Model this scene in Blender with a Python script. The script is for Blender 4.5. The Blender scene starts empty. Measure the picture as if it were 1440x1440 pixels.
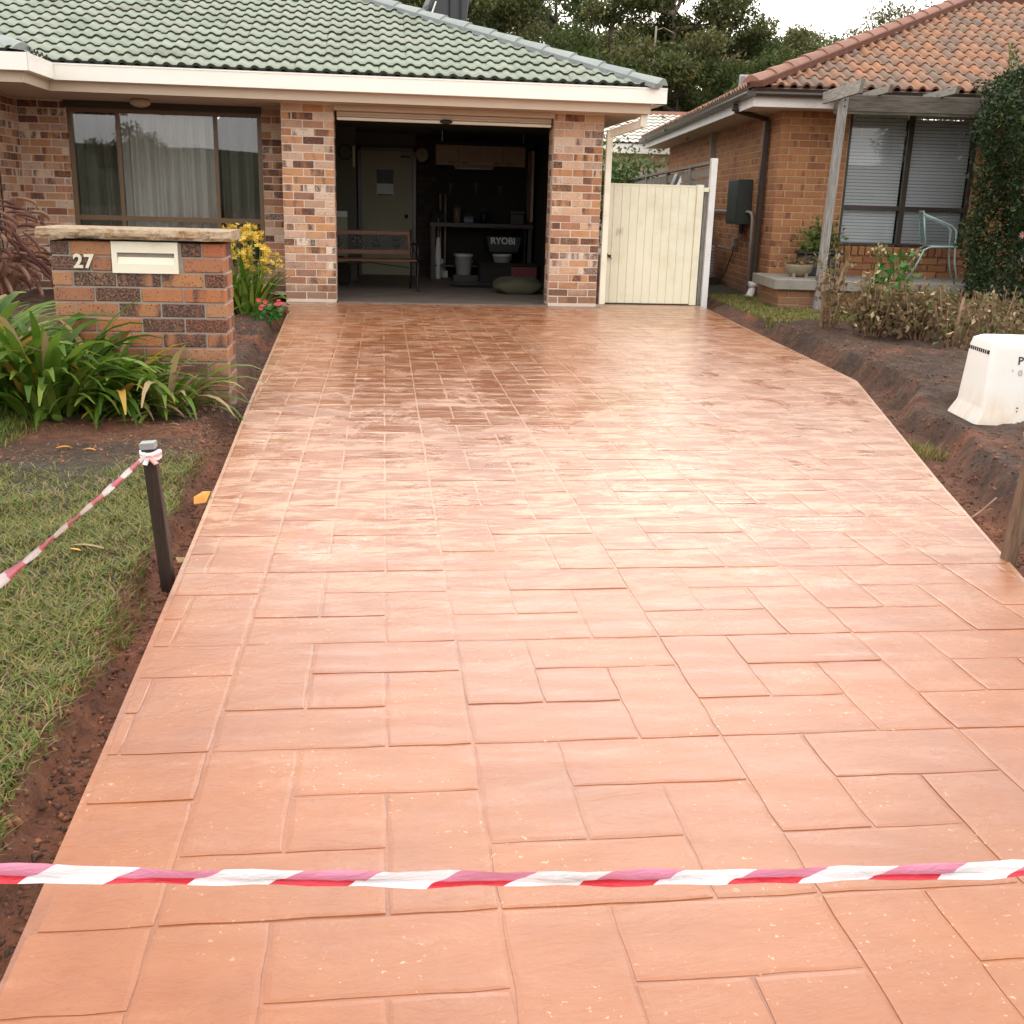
import bpy, bmesh, math, random
import numpy as np
from mathutils import Matrix, Vector
R = math.radians
rng = random.Random(7)
nrs = np.random.RandomState(11)
scene = bpy.context.scene
COL = scene.collection

# ------------------------------------------------------------------ camera
YAW, PITCH, ROLL, EYE, FPX = 0.1236, 0.2837, 0.0286, 1.2021, 1497.7
cam_d = bpy.data.cameras.new('camera'); cam = bpy.data.objects.new('camera', cam_d); COL.objects.link(cam)
f_ = Vector((math.sin(YAW)*math.cos(PITCH), math.cos(YAW)*math.cos(PITCH), -math.sin(PITCH)))
r_ = Vector((math.cos(YAW), -math.sin(YAW), 0)); u_ = r_.cross(f_)
r2 = math.cos(ROLL)*r_ + math.sin(ROLL)*u_; u2 = -math.sin(ROLL)*r_ + math.cos(ROLL)*u_
cam.matrix_world = Matrix(((r2.x, u2.x, -f_.x, 0), (r2.y, u2.y, -f_.y, 0), (r2.z, u2.z, -f_.z, EYE), (0, 0, 0, 1)))
cam_d.sensor_width = 36; cam_d.lens = FPX/1440*36; cam_d.clip_start = .05; cam_d.clip_end = 3000
scene.camera = cam

# ------------------------------------------------------------------ world, sun, exposure
SUN_AZ, SUN_EL = R(11), R(19.5)       # azimuth measured from +Y towards +X
w = bpy.data.worlds.new('World'); scene.world = w; w.use_nodes = True
nt = w.node_tree; nt.nodes.clear()
out = nt.nodes.new('ShaderNodeOutputWorld'); bg = nt.nodes.new('ShaderNodeBackground')
sky = nt.nodes.new('ShaderNodeTexSky'); sky.sky_type = 'NISHITA'; sky.sun_disc = False
sky.sun_elevation = SUN_EL; sky.sun_rotation = SUN_AZ; sky.dust_density = 3; sky.air_density = 1
tc = nt.nodes.new('ShaderNodeTexCoord'); mp = nt.nodes.new('ShaderNodeMapping'); mp.inputs['Scale'].default_value = (1.2, 1.2, 5)
nz = nt.nodes.new('ShaderNodeTexNoise'); nz.inputs['Scale'].default_value = 2.2; nz.inputs['Detail'].default_value = 6
rp = nt.nodes.new('ShaderNodeValToRGB')
rp.color_ramp.elements[0].position = .34; rp.color_ramp.elements[0].color = (8.8, 8.9, 9.2, 1)
rp.color_ramp.elements[1].position = .66; rp.color_ramp.elements[1].color = (13.6, 13.3, 13.1, 1)
mx = nt.nodes.new('ShaderNodeMixRGB'); mx.inputs[0].default_value = .93
nt.links.new(tc.outputs['Generated'], mp.inputs[0]); nt.links.new(mp.outputs[0], nz.inputs['Vector'])
nt.links.new(nz.outputs[0], rp.inputs[0]); nt.links.new(sky.outputs[0], mx.inputs[1]); nt.links.new(rp.outputs[0], mx.inputs[2])
nt.links.new(mx.outputs[0], bg.inputs[0]); bg.inputs[1].default_value = .15; nt.links.new(bg.outputs[0], out.inputs[0])
sd = bpy.data.lights.new('sun', 'SUN'); sd.energy = 0.9; sd.angle = R(38); sd.color = (1, .96, .92)
so = bpy.data.objects.new('sun', sd); COL.objects.link(so)
sdir = Vector((math.sin(SUN_AZ)*math.cos(SUN_EL), math.cos(SUN_AZ)*math.cos(SUN_EL), math.sin(SUN_EL)))
so.rotation_euler = sdir.to_track_quat('Z', 'Y').to_euler(); so.location = (0, 0, 30)
scene.view_settings.view_transform = 'Standard'; scene.view_settings.look = 'None'
scene.view_settings.gamma = 1; scene.view_settings.exposure = 0.4; scene.view_settings.use_curve_mapping = False
scene.render.engine = 'CYCLES'
scene.cycles.max_bounces = 8; scene.cycles.transparent_max_bounces = 16

# ------------------------------------------------------------------ materials
MATS = {}
class NT:
    def __init__(s, name):
        s.m = bpy.data.materials.new(name); s.m.use_nodes = True; s.t = s.m.node_tree; s.t.nodes.clear()
        s.o = s.n('ShaderNodeOutputMaterial'); s.p = s.n('ShaderNodeBsdfPrincipled'); s.l(s.p.outputs[0], s.o.inputs[0])
        MATS[name] = s.m
    def n(s, t, **k):
        x = s.t.nodes.new(t)
        for a, b in k.items(): setattr(x, a, b)
        return x
    def l(s, a, b): s.t.links.new(a, b)
    def put(s, sock, v):
        if hasattr(v, 'is_linked') or isinstance(v, bpy.types.NodeSocket): s.l(v, sock)
        else: sock.default_value = v
    def math(s, op, a, b=0.0, c=None, clamp=False):
        x = s.n('ShaderNodeMath', operation=op); x.use_clamp = clamp
        s.put(x.inputs[0], a); s.put(x.inputs[1], b)
        if c is not None: s.put(x.inputs[2], c)
        return x.outputs[0]
    def vmul(s, v, sc):
        x = s.n('ShaderNodeVectorMath', operation='MULTIPLY'); s.l(v, x.inputs[0]); x.inputs[1].default_value = sc; return x.outputs[0]
    def vadd(s, v, sc):
        x = s.n('ShaderNodeVectorMath', operation='ADD'); s.l(v, x.inputs[0]); s.put(x.inputs[1], sc); return x.outputs[0]
    def pos(s): return s.n('ShaderNodeNewGeometry').outputs['Position']
    def obj(s): return s.n('ShaderNodeTexCoord').outputs['Object']
    def rnd(s):
        a = s.n('ShaderNodeObjectInfo').outputs['Random']; b = s.n('ShaderNodeAttribute', attribute_name='rnd').outputs['Fac']
        return s.math('FRACT', s.math('ADD', a, b))
    def noise(s, vec, scale, detail=4, rough=.55, dist=0):
        x = s.n('ShaderNodeTexNoise'); s.l(vec, x.inputs['Vector']); x.inputs['Scale'].default_value = scale
        x.inputs['Detail'].default_value = detail; x.inputs['Roughness'].default_value = rough; x.inputs['Distortion'].default_value = dist
        return x.outputs[0]
    def vor(s, vec, scale, feat='F1'):
        x = s.n('ShaderNodeTexVoronoi', feature=feat); s.l(vec, x.inputs['Vector']); x.inputs['Scale'].default_value = scale; return x.outputs[0]
    def ramp(s, fac, stops, const=False):
        x = s.n('ShaderNodeValToRGB'); s.l(fac, x.inputs[0]); cr = x.color_ramp
        if const: cr.interpolation = 'CONSTANT'
        while len(cr.elements) < len(stops): cr.elements.new(.5)
        for e, (p, c) in zip(cr.elements, stops):
            e.position = p; e.color = (c, c, c, 1) if isinstance(c, (int, float)) else (*c, 1)
        return x.outputs[0]
    def mix(s, fac, a, b, mode='MIX'):
        x = s.n('ShaderNodeMixRGB', blend_type=mode); s.put(x.inputs[0], fac)
        for i, v in ((1, a), (2, b)):
            if isinstance(v, tuple): x.inputs[i].default_value = (*v, 1) if len(v) == 3 else v
            else: s.put(x.inputs[i], v)
        return x.outputs[0]
    def hsv(s, c, h=.5, sa=1., v=1.):
        x = s.n('ShaderNodeHueSaturation'); s.l(c, x.inputs['Color']); s.put(x.inputs['Hue'], h); s.put(x.inputs['Saturation'], sa); s.put(x.inputs['Value'], v); return x.outputs[0]
    def bump(s, h, st=.3, dist=.01):
        x = s.n('ShaderNodeBump'); x.inputs['Strength'].default_value = st; x.inputs['Distance'].default_value = dist
        s.l(h, x.inputs['Height']); s.l(x.outputs[0], s.p.inputs['Normal']); return x
    def col(s, v): s.put(s.p.inputs['Base Color'], (*v, 1) if isinstance(v, tuple) else v)
    def rough(s, v): s.put(s.p.inputs['Roughness'], v)
    def mr(s, v, a, b):   # 0..1 -> a..b
        return s.math('MULTIPLY_ADD', v, b-a, a)

def plain(name, c, rough=.6, var=.12, scale=9, bump=.1, metal=0., spec=.5, dirt=None):
    m = NT(name); P = m.pos(); n = m.noise(P, scale, 5)
    cc = m.hsv(m.mix(1, c, (1, 1, 1), 'MULTIPLY'), v=m.mr(n, 1-var*2, 1+var*2))
    if dirt: cc = m.mix(m.ramp(m.noise(P, 3.1, 6, .7), [(.5, 0.), (.75, .6)]), cc, dirt)
    m.col(cc); m.rough(rough); m.p.inputs['Metallic'].default_value = metal; m.p.inputs['Specular IOR Level'].default_value = spec
    if bump: m.bump(m.noise(P, scale*6, 4), bump, .004)
    return m.m

def brick_mat(name, stops, dark, speck, patch, wet=0.8):
    m = NT(name); P = m.pos(); r = m.rnd()
    off = m.n('ShaderNodeCombineXYZ'); m.put(off.inputs[0], m.math('MULTIPLY', r, 37.)); m.put(off.inputs[1], m.math('MULTIPLY', r, 19.)); m.put(off.inputs[2], m.math('MULTIPLY', r, 53.))
    Q = m.vadd(P, off.outputs[0])
    c = m.ramp(r, stops)
    c = m.hsv(c, v=m.mr(m.noise(Q, 9, 4), .78, 1.22))
    r2_ = m.math('FRACT', m.math('MULTIPLY', r, 7.31)); r3_ = m.math('FRACT', m.math('MULTIPLY', r, 23.7))
    band = m.noise(m.vmul(Q, (1, 1, .25)), 9.5, 1)              # blotches a few centimetres long
    bm = m.math('MULTIPLY', m.math('SUBTRACT', m.math('ADD', band, m.math('MULTIPLY', r2_, patch)), .62+patch*.35), 9., clamp=True)
    sp = m.noise(Q, 95, 4, .75)
    bm2 = m.math('MULTIPLY', bm, m.math('MULTIPLY_ADD', sp, 4.5, -1.5, clamp=True), clamp=True)
    c = m.mix(bm2, c, m.mix(r3_, dark, tuple(x*2.2 for x in dark)))
    s2 = m.math('MULTIPLY', m.math('SUBTRACT', m.noise(Q, 85, 3, .6), speck), 14., clamp=True)
    c = m.mix(s2, c, dark)
    zs = m.n('ShaderNodeSeparateXYZ'); m.l(P, zs.inputs[0])
    dirt = m.math('MULTIPLY', m.ramp(m.math('ADD', zs.outputs[2], m.math('MULTIPLY', m.noise(P, 7, 5, .7), -.30)), [(-.0, .7), (.16, 0.)]), 1.)
    c = m.mix(dirt, c, (.20, .11, .065))
    m.col(c); m.rough(wet); m.bump(m.math('ADD', m.noise(Q, 130, 4, .7), m.math('MULTIPLY', m.noise(Q, 22, 4, .7), 1.2)), .6, .004)
    return m.m

brick_mat('house_brick', [(0, (.66, .44, .29)), (.14, (.55, .29, .15)), (.28, (.56, .28, .12)), (.4, (.40, .18, .09)), (.52, (.76, .60, .45)), (.66, (.44, .20, .10)), (.8, (.69, .50, .37)), (.9, (.26, .10, .055)), (1, (.50, .24, .13))], (.055, .024, .017), .60, .42)
brick_mat('pier_brick', [(0, (.44, .20, .075)), (.2, (.36, .14, .065)), (.38, (.43, .215, .10)), (.55, (.31, .125, .065)), (.75, (.39, .17, .07)), (1, (.43, .13, .045))], (.020, .012, .011), .59, .85, .5)
brick_mat('neighbour_brick', [(0, (.33, .14, .055)), (.3, (.40, .18, .07)), (.6, (.30, .12, .048)), (.8, (.36, .16, .068)), (1, (.25, .095, .042))], (.07, .025, .013), .62, .12)
plain('mortar_pale', (.66, .56, .46), .95, .1, 30, .4)
plain('mortar_grey', (.30, .26, .22), .95, .1, 30, .4)
plain('mortar_cream', (.42, .30, .17), .95, .1, 30, .4)
plain('cream_paint', (.86, .80, .63), .45, .03, 4, .05, dirt=(.60, .50, .38))
plain('gutter_cream', (.90, .86, .76), .35, .03, 3, .03)
plain('beige_paint', (.62, .50, .37), .5, .04, 5, .05)
plain('soffit_beige', (.52, .42, .32), .7, .04, 5, .05)
plain('white_paint', (.82, .80, .76), .45, .05, 5, .05, dirt=(.55, .5, .42))
plain('gate_cream', (.86, .82, .62), .42, .04, 3, .04, dirt=(.70, .60, .40))
plain('brown_aluminium', (.17, .10, .042), .35, .08, 8, .02)
plain('dark_brown', (.045, .030, .021), .35, .1, 8, .05)
plain('iron_black', (.015, .015, .014), .5, .1, 20, .1)
plain('concrete_grey', (.26, .23, .19), .85, .12, 8, .3, dirt=(.12, .09, .07))
plain('garage_floor', (.17, .135, .11), .6, .2, 3, .2, dirt=(.07, .055, .045))
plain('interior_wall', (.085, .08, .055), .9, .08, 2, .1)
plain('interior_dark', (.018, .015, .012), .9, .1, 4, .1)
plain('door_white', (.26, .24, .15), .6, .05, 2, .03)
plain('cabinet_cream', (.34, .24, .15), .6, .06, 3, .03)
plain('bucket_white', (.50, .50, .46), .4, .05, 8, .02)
plain('black_plastic', (.012, .012, .013), .45, .1, 12, .05)
plain('paper_white', (.55, .55, .52), .8, .05, 9, .02)
plain('red_paint', (.14, .02, .018), .6, .2, 9, .1)
plain('olive_cloth', (.065, .062, .032), .9, .15, 12, .3)
plain('tarp_blue', (.03, .05, .08), .4, .3, 9, .3)
plain('galvanised', (.45, .46, .46), .35, .08, 12, .05, .6)
plain('fence_grey', (.30, .27, .23), .85, .15, 9, .3)
plain('chair_metal', (.36, .47, .44), .35, .06, 20, .02, .3)
plain('chair_sling', (.17, .27, .26), .6, .06, 20, .1)
plain('pot_terracotta', (.24, .19, .12), .9, .2, 14, .4)
plain('fluoro_tube', (.5, .5, .5), .4, .02, 5, 0)
plain('sat_grey', (.030, .031, .031), .45, .1, 5, .05)
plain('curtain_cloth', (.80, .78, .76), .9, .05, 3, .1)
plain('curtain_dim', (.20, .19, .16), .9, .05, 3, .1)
plain('blind_white', (.84, .84, .84), .5, .04, 4, .02)
plain('meter_green', (.033, .042, .036), .5, .1, 6, .05)
plain('roof_bedding', (.25, .26, .26), .9, .15, 14, .4)
plain('tape_white', (.80, .78, .78), .3, .03, 20, .1)
plain('number_cream', (.75, .68, .52), .4, .04, 20, .05)
plain('orange_leaf', (.62, .25, .03), .5, .2, 20, .2)
plain('straw', (.45, .33, .19), .85, .3, 30, .1)
plain('petal_yellow', (.72, .50, .07), .6, .25, 30, .1)
plain('petal_red', (.62, .06, .08), .6, .2, 30, .1)
plain('petal_pink', (.80, .38, .34), .6, .2, 30, .1)

def wood(name, a, b, rough=.75, axis=(3, 3, 30)):
    m = NT(name); P = m.obj(); n = m.noise(m.vmul(P, axis), 4, 6, .65, .4)
    m.col(m.ramp(n, [(.3, a), (.5, tuple((x+y)/2 for x, y in zip(a, b))), (.7, b)])); m.rough(rough); m.bump(n, .5, .004); return m.m
wood('weathered_wood', (.13, .115, .10), (.38, .36, .33), .85, (24, 24, 1.5))
wood('weathered_rafter', (.13, .115, .10), (.40, .37, .31), .85, (24, 1.5, 24))
wood('weathered_beam', (.045, .038, .030), (.17, .145, .11), .85, (1.2, 20, 20))
wood('stake_dark', (.010, .006, .004), (.045, .022, .012), .5, (30, 30, 2))
wood('stake_brown', (.07, .038, .022), (.24, .15, .09), .6, (30, 30, 2))
wood('bench_wood', (.10, .032, .012), (.20, .075, .03), .5, (2, 30, 30))

def foliage(name, a, b, c=None, rough=.45, trans=.25):
    m = NT(name); r = m.rnd(); P = m.pos()
    q = m.math('FRACT', m.math('ADD', m.math('MULTIPLY', m.noise(P, 1.7, 3), 1.3), m.math('MULTIPLY', r, .8)))
    st = [(0, a), (.55, b)] + ([(.85, c), (1, a)] if c else [(1, a)])
    m.col(m.ramp(q, st)); m.rough(rough); m.p.inputs['Specular IOR Level'].default_value = .28
    tr = m.n('ShaderNodeBsdfTranslucent'); m.l(m.p.inputs['Base Color'].links[0].from_socket, tr.inputs[0])
    ms = m.n('ShaderNodeMixShader'); ms.inputs[0].default_value = trans
    m.l(m.p.outputs[0], ms.inputs[1]); m.l(tr.outputs[0], ms.inputs[2]); m.l(ms.outputs[0], m.o.inputs[0]); return m.m
foliage('grass_blade', (.12, .15, .022), (.20, .215, .035), (.32, .26, .075))
foliage('grass_dry', (.34, .23, .10), (.22, .17, .07), (.42, .30, .14))
foliage('grass_green', (.09, .155, .025), (.15, .225, .04))
foliage('strap_leaf', (.060, .13, .012), (.13, .225, .026), (.20, .29, .040), rough=.5, trans=.4)
foliage('strap_leaf_light', (.17, .26, .04), (.28, .32, .06), rough=.35)
foliage('strap_leaf_yellow', (.62, .45, .03), (.50, .38, .05), (.55, .30, .06), rough=.4)
foliage('strap_leaf_dry', (.34, .22, .11), (.45, .33, .17), rough=.8)
foliage('plume_purple', (.10, .035, .026), (.20, .085, .06), (.34, .19, .12), rough=.8)
foliage('bush_green', (.035, .062, .014), (.075, .10, .022), (.12, .14, .035), trans=.4)
foliage('bush_olive', (.07, .078, .026), (.14, .14, .045), (.24, .21, .085), trans=.4)
foliage('bush_light', (.11, .135, .035), (.18, .20, .055), (.30, .29, .12), trans=.35)
foliage('hedge_leaf', (.018, .038, .012), (.035, .060, .018), (.05, .075, .022), rough=.35)
foliage('hedge_leaf_light', (.10, .14, .03), (.16, .19, .05))
foliage('hydrangea_dry', (.18, .12, .058), (.26, .18, .09), (.13, .08, .04), rough=.8)
foliage('hydrangea_olive', (.10, .12, .035), (.17, .16, .055), (.25, .2, .09), rough=.7)
foliage('fresh_leaf', (.045, .15, .025), (.08, .21, .035), rough=.35)
foliage('fern_leaf', (.06, .12, .025), (.13, .17, .04), (.2, .2, .06))
m = NT('bark_pale'); P = m.pos(); n = m.noise(m.vmul(P, (3, 3, .6)), 2, 5); m.col(m.ramp(n, [(.3, (.10, .07, .05)), (.6, (.34, .27, .20)), (.8, (.22, .14, .09))])); m.rough(.85)
m = NT('bark_dark'); P = m.pos(); n = m.noise(m.vmul(P, (3, 3, .6)), 3, 5); m.col(m.ramp(n, [(.3, (.03, .024, .018)), (.7, (.10, .08, .06))])); m.rough(.9)
m = NT('twig_brown'); P = m.pos(); n = m.noise(P, 20, 4); m.col(m.ramp(n, [(.3, (.17, .09, .05)), (.7, (.36, .23, .14))])); m.rough(.9)

# roof tiles
def tile_mat(name, stops, moss, mossamt):
    m = NT(name); P = m.pos(); r = m.rnd(); c = m.ramp(r, stops)
    c = m.hsv(c, v=m.mr(m.noise(P, 5, 6, .65), .84, 1.16))
    c = m.mix(m.ramp(m.noise(P, 11, 6, .75), [(.52, 0.), (.70, mossamt)]), c, moss); c = m.mix(m.ramp(m.noise(P, 1.6, 7, .72), [(.54, 0.), (.66, mossamt*.9)]), c, tuple(x*.62 for x in moss)); c = m.mix(m.ramp(m.noise(P, 30, 4, .7), [(.66, 0.), (.70, .5)]), c, tuple(min(.6, x*2.0) for x in moss))
    m.col(c); m.rough(.8); m.bump(m.noise(P, 90, 4), .4, .003)
tile_mat('roof_tile_green', [(0, (.27, .305, .225)), (.3, (.305, .335, .255)), (.6, (.25, .285, .21)), (.85, (.31, .325, .25)), (1, (.28, .31, .23))], (.20, .18, .12), .5)
tile_mat('roof_cap_grey', [(0, (.34, .365, .33)), (.5, (.29, .32, .30)), (1, (.35, .385, .33))], (.20, .22, .18), .5)
tile_mat('roof_tile_red', [(0, (.33, .165, .09)), (.22, (.38, .18, .09)), (.42, (.30, .16, .098)), (.55, (.20, .145, .105)), (.7, (.35, .185, .105)), (.85, (.175, .135, .10)), (1, (.31, .175, .11))], (.17, .11, .08), .22)
tile_mat('roof_cap_red', [(0, (.34, .165, .11)), (.5, (.30, .145, .10)), (1, (.35, .175, .12))], (.16, .09, .07), .5)
tile_mat('roof_tile_cream', [(0, (.66, .60, .50)), (1, (.72, .66, .58))], (.35, .30, .25), .3)
plain('tile_edge_dark', (.022, .026, .015), .95, .2, 20, .2)
plain('tile_edge_red', (.13, .05, .03), .95, .2, 20, .2)

# wet stamped concrete
def drive_mat(name, groove):
    m = NT(name); P = m.pos(); r = m.rnd(); sx = m.n('ShaderNodeSeparateXYZ'); m.l(P, sx.inputs[0])
    big = m.noise(P, .55, 4, .6); mid = m.noise(P, 3.2, 5, .6); fine = m.noise(P, 26, 5, .65)
    rid = m.noise(m.vmul(P, (1.0, 2.4, 1)), 4.6, 8, .70, .9)             # slate relief
    c = m.ramp(mid, [(.25, (.290, .078, .016)), (.5, (.350, .108, .025)), (.75, (.40, .142, .042))])
    c = m.mix(m.ramp(big, [(.42, 0.), (.62, .6)]), c, (.365, .148, .076))
    c = m.hsv(c, v=m.mr(m.noise(P, 1.9, 6, .7), .78, 1.22)); c = m.hsv(c, v=m.mr(r, .96, 1.04))
    chips = m.math('MULTIPLY', m.ramp(m.noise(P, 62, 3, .6), [(.64, 0.), (.68, 1.)]), m.ramp(m.noise(P, 3.2, 3, .6), [(.48, 0.), (.58, 1.)]))
    c = m.mix(m.math('MULTIPLY', chips, .8), c, (.60, .38, .22))
    if groove: c = m.mix(m.ramp(m.noise(P, 2.4, 4), [(.45, .0), (.62, .6)]), c, (.20, .07, .035))
    # where water still lies: one broad patch before the garage and a few smaller ones
    bx = m.math('MULTIPLY', m.math('SUBTRACT', sx.outputs[0], .45), .55); by = m.math('MULTIPLY', m.math('SUBTRACT', sx.outputs[1], 7.9), .30)
    blob = m.math('SUBTRACT', 1., m.math('ADD', m.math('MULTIPLY', bx, bx), m.math('MULTIPLY', by, by)), clamp=True)
    wn = m.noise(m.vmul(P, (1, .9, 1)), 2.1, 9, .72, .5)
    wet = m.ramp(m.math('ADD', wn, m.math('MULTIPLY', blob, .15)), [(.555, 0.), (.595, 1.)])
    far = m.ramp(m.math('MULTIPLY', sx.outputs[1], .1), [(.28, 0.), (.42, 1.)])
    wet = m.math('MULTIPLY', wet, m.math('MULTIPLY', far, .25) if groove else far)
    dark = m.mix(m.math('MULTIPLY', wet, .75), c, (.36, .108, .028))
    # sky glare further up the slab, put into the colour as pale streaks
    glare = m.math('MULTIPLY', m.ramp(m.noise(m.vmul(P, (1, 2.6, 1)), 3.4, 8, .74, .7), [(.47, 0.), (.56, .8)]), far)
    c = m.mix(glare, dark, (.60, .335, .20))
    if groove: c = m.mix(m.math('MULTIPLY', far, .65), c, (.60, .36, .22))  # paler joints further up: reflected sky put into the colour
    m.col(c); m.p.inputs['IOR'].default_value = 1.5
    m.rough(m.math('ADD', m.mr(wet, .34, .12), m.math('MULTIPLY', m.math('SUBTRACT', mid, .5), .2)))
    led = m.ramp(m.noise(m.vmul(P, (1, 2.0, 1)), 7.5, 6, .6, 1.1), [(.40, 0.), (.425, .45), (.52, .5), (.545, 1.)])
    h0 = m.math('ADD', rid, m.math('MULTIPLY', fine, .10))
    h = m.math('ADD', m.math('MULTIPLY_ADD', led, .30, rid), m.math('MULTIPLY', fine, .12)); h = m.math('ADD', h, m.math('MULTIPLY', m.noise(P, 1.1, 3), .8))
    h = m.math('ADD', h, m.math('MULTIPLY', m.noise(m.vmul(P, (1, 2.2, 1)), 15, 6, .72, .6), .42))
    b = m.bump(h0, .3, .010)
    m.put(m.p.inputs['Coat Weight'], m.mr(wet, .62, .6)); m.put(m.p.inputs['Coat Roughness'], m.mr(wet, .15, .05)); m.p.inputs['Coat IOR'].default_value = 1.5
    b2 = m.n('ShaderNodeBump'); b2.inputs['Strength'].default_value = .85; b2.inputs['Distance'].default_value = .021; m.l(h, b2.inputs['Height']); m.l(b2.outputs[0], m.p.inputs['Coat Normal'])
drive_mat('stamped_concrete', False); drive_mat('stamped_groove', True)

# ground sheet: the vertex attribute says which soil lies where
m = NT('ground_soil'); P = m.pos(); a = m.n('ShaderNodeAttribute', attribute_name='zone'); s3 = m.n('ShaderNodeSeparateColor'); m.l(a.outputs['Color'], s3.inputs[0])
n1 = m.noise(P, 14, 7, .7); n2 = m.noise(P, 3, 5, .6); n3 = m.noise(P, 75, 5, .8)
soil = m.ramp(n1, [(.3, (.042, .022, .013)), (.52, (.115, .062, .034)), (.75, (.21, .118, .068))]); soil = m.mix(m.ramp(m.noise(P, 1.3, 4, .6), [(.42, 0.), (.6, .45)]), soil, (.030, .018, .013), 'MIX')
clay = m.ramp(n1, [(.3, (.20, .058, .024)), (.55, (.38, .13, .055)), (.8, (.50, .20, .10))])
turf = m.ramp(n1, [(.3, (.045, .035, .018)), (.6, (.10, .085, .040)), (.8, (.16, .13, .06))])
fac = m.math('MULTIPLY', m.math('ADD', m.math('SUBTRACT', n2, .5), s3.outputs[0]), 1., clamp=True)
c = m.mix(m.math('MULTIPLY', m.math('ADD', m.math('MULTIPLY', m.math('SUBTRACT', n2, .5), 1.6), s3.outputs[0]), 1., clamp=True), soil, clay)
c = m.mix(s3.outputs[1], c, turf); c = m.hsv(c, v=m.mr(n3, .35, 1.75)); m.col(c); m.rough(m.mr(n1, .95, .75)); m.bump(m.math('ADD', n1, m.math('MULTIPLY', n3, .6)), 1., .055)
m = NT('hill_green'); P = m.pos(); n = m.noise(P, .3, 6, .7); m.col(m.ramp(n, [(.3, (.018, .03, .010)), (.7, (.05, .06, .02))])); m.rough(.95)
m = NT('sandstone'); P = m.pos(); n = m.noise(m.vmul(P, (2.2, 2, 5)), 3, 6, .65, 1.2); n2 = m.noise(P, 30, 5, .7)
c = m.ramp(n, [(.30, (.17, .11, .07)), (.42, (.42, .29, .17)), (.52, (.52, .40, .26)), (.62, (.34, .17, .07)), (.74, (.54, .44, .32))]); m.col(m.hsv(c, v=m.mr(n2, .75, 1.25))); m.rough(.9); m.bump(m.math('ADD', n, n2), 1., .03)
m = NT('garden_rock'); P = m.pos(); n = m.noise(P, 9, 6, .7); m.col(m.ramp(n, [(.3, (.10, .06, .04)), (.55, (.30, .18, .11)), (.75, (.42, .30, .2))])); m.rough(.9); m.bump(n, .8, .02)
m = NT('pillar_box_white'); P = m.pos(); sx = m.n('ShaderNodeSeparateXYZ'); m.l(P, sx.inputs[0])
low = m.ramp(sx.outputs[2], [(.10, 1.), (.24, 0.)]); n = m.noise(m.vmul(P, (6, 6, 2)), 2, 6, .7)
c = m.mix(m.math('MULTIPLY', low, m.ramp(n, [(.35, .0), (.65, .7)])), (.80, .77, .70), (.74, .53, .34))
c = m.mix(m.ramp(m.noise(P, 40, 3, .6), [(.70, 0.), (.74, .35)]), c, (.45, .38, .3)); m.col(c); m.rough(.5); m.bump(m.noise(P, 30, 3), .08, .003)
m = NT('tape_print'); uv = m.n('ShaderNodeUVMap').outputs[0]; sx = m.n('ShaderNodeSeparateXYZ'); m.l(uv, sx.inputs[0])
st = m.math('GREATER_THAN', m.math('FRACT', m.math('ADD', m.math('MULTIPLY', sx.outputs[0], 1/.20), m.math('MULTIPLY', sx.outputs[1], .22))), .5)
red = m.mix(m.ramp(sx.outputs[1], [(.60, 0.), (.72, 1.), ]), (.66, .25, .36), (.62, .02, .04))
c = m.mix(st, (.82, .80, .80), red); m.col(c); m.rough(.28); m.bump(m.noise(m.vmul(m.pos(), (9, 22, 40)), 4, 4, .6, 1.), .4, .006)
def glass(name, tint, refl, ior):
    m = NT(name); t = m.n('ShaderNodeBsdfTransparent'); t.inputs[0].default_value = (*tint, 1); g = m.n('ShaderNodeBsdfGlossy'); g.inputs['Roughness'].default_value = .01; g.inputs[0].default_value = (refl, refl, refl, 1)
    f = m.n('ShaderNodeFresnel'); f.inputs[0].default_value = ior; s = m.n('ShaderNodeMixShader'); m.l(f.outputs[0], s.inputs[0]); m.l(t.outputs[0], s.inputs[1]); m.l(g.outputs[0], s.inputs[2]); m.l(s.outputs[0], m.o.inputs[0])
glass('window_glass', (.88, .88, .86), .9, 1.65); glass('window_glass_clear', (.95, .96, .96), .7, 1.5)

# ------------------------------------------------------------------ geometry helpers
def link(o): COL.objects.link(o); return o
def raw_mesh(name, V, F, mats, mi=None, uv=None, rnd=None, smooth=False):
    me = bpy.data.meshes.new(name)
    V = np.asarray(V, np.float32)
    if isinstance(F, np.ndarray) and F.ndim == 2:
        k = F.shape[1]; nf = len(F)
        me.vertices.add(len(V)); me.vertices.foreach_set('co', V.ravel()); me.loops.add(nf*k); me.loops.foreach_set('vertex_index', F.astype(np.int32).ravel())
        me.polygons.add(nf); me.polygons.foreach_set('loop_start', np.arange(0, nf*k, k, dtype=np.int32))
    else: me.from_pydata([tuple(map(float, v)) for v in V], [], [tuple(int(i) for i in f) for f in F])
    for mm in (mats if isinstance(mats, (list, tuple)) else [mats]): me.materials.append(MATS[mm])
    if mi is not None: me.polygons.foreach_set('material_index', np.asarray(mi, np.int32))
    if rnd is not None:
        at = me.attributes.new('rnd', 'FLOAT', 'POINT'); at.data.foreach_set('value', np.asarray(rnd, np.float32))
    if smooth: me.polygons.foreach_set('use_smooth', np.ones(len(me.polygons), bool))
    me.update(calc_edges=True)
    if uv is not None:
        ul = me.uv_layers.new(name='uv'); ul.data.foreach_set('uv', np.asarray(uv, np.float32).ravel())
    return me
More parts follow.
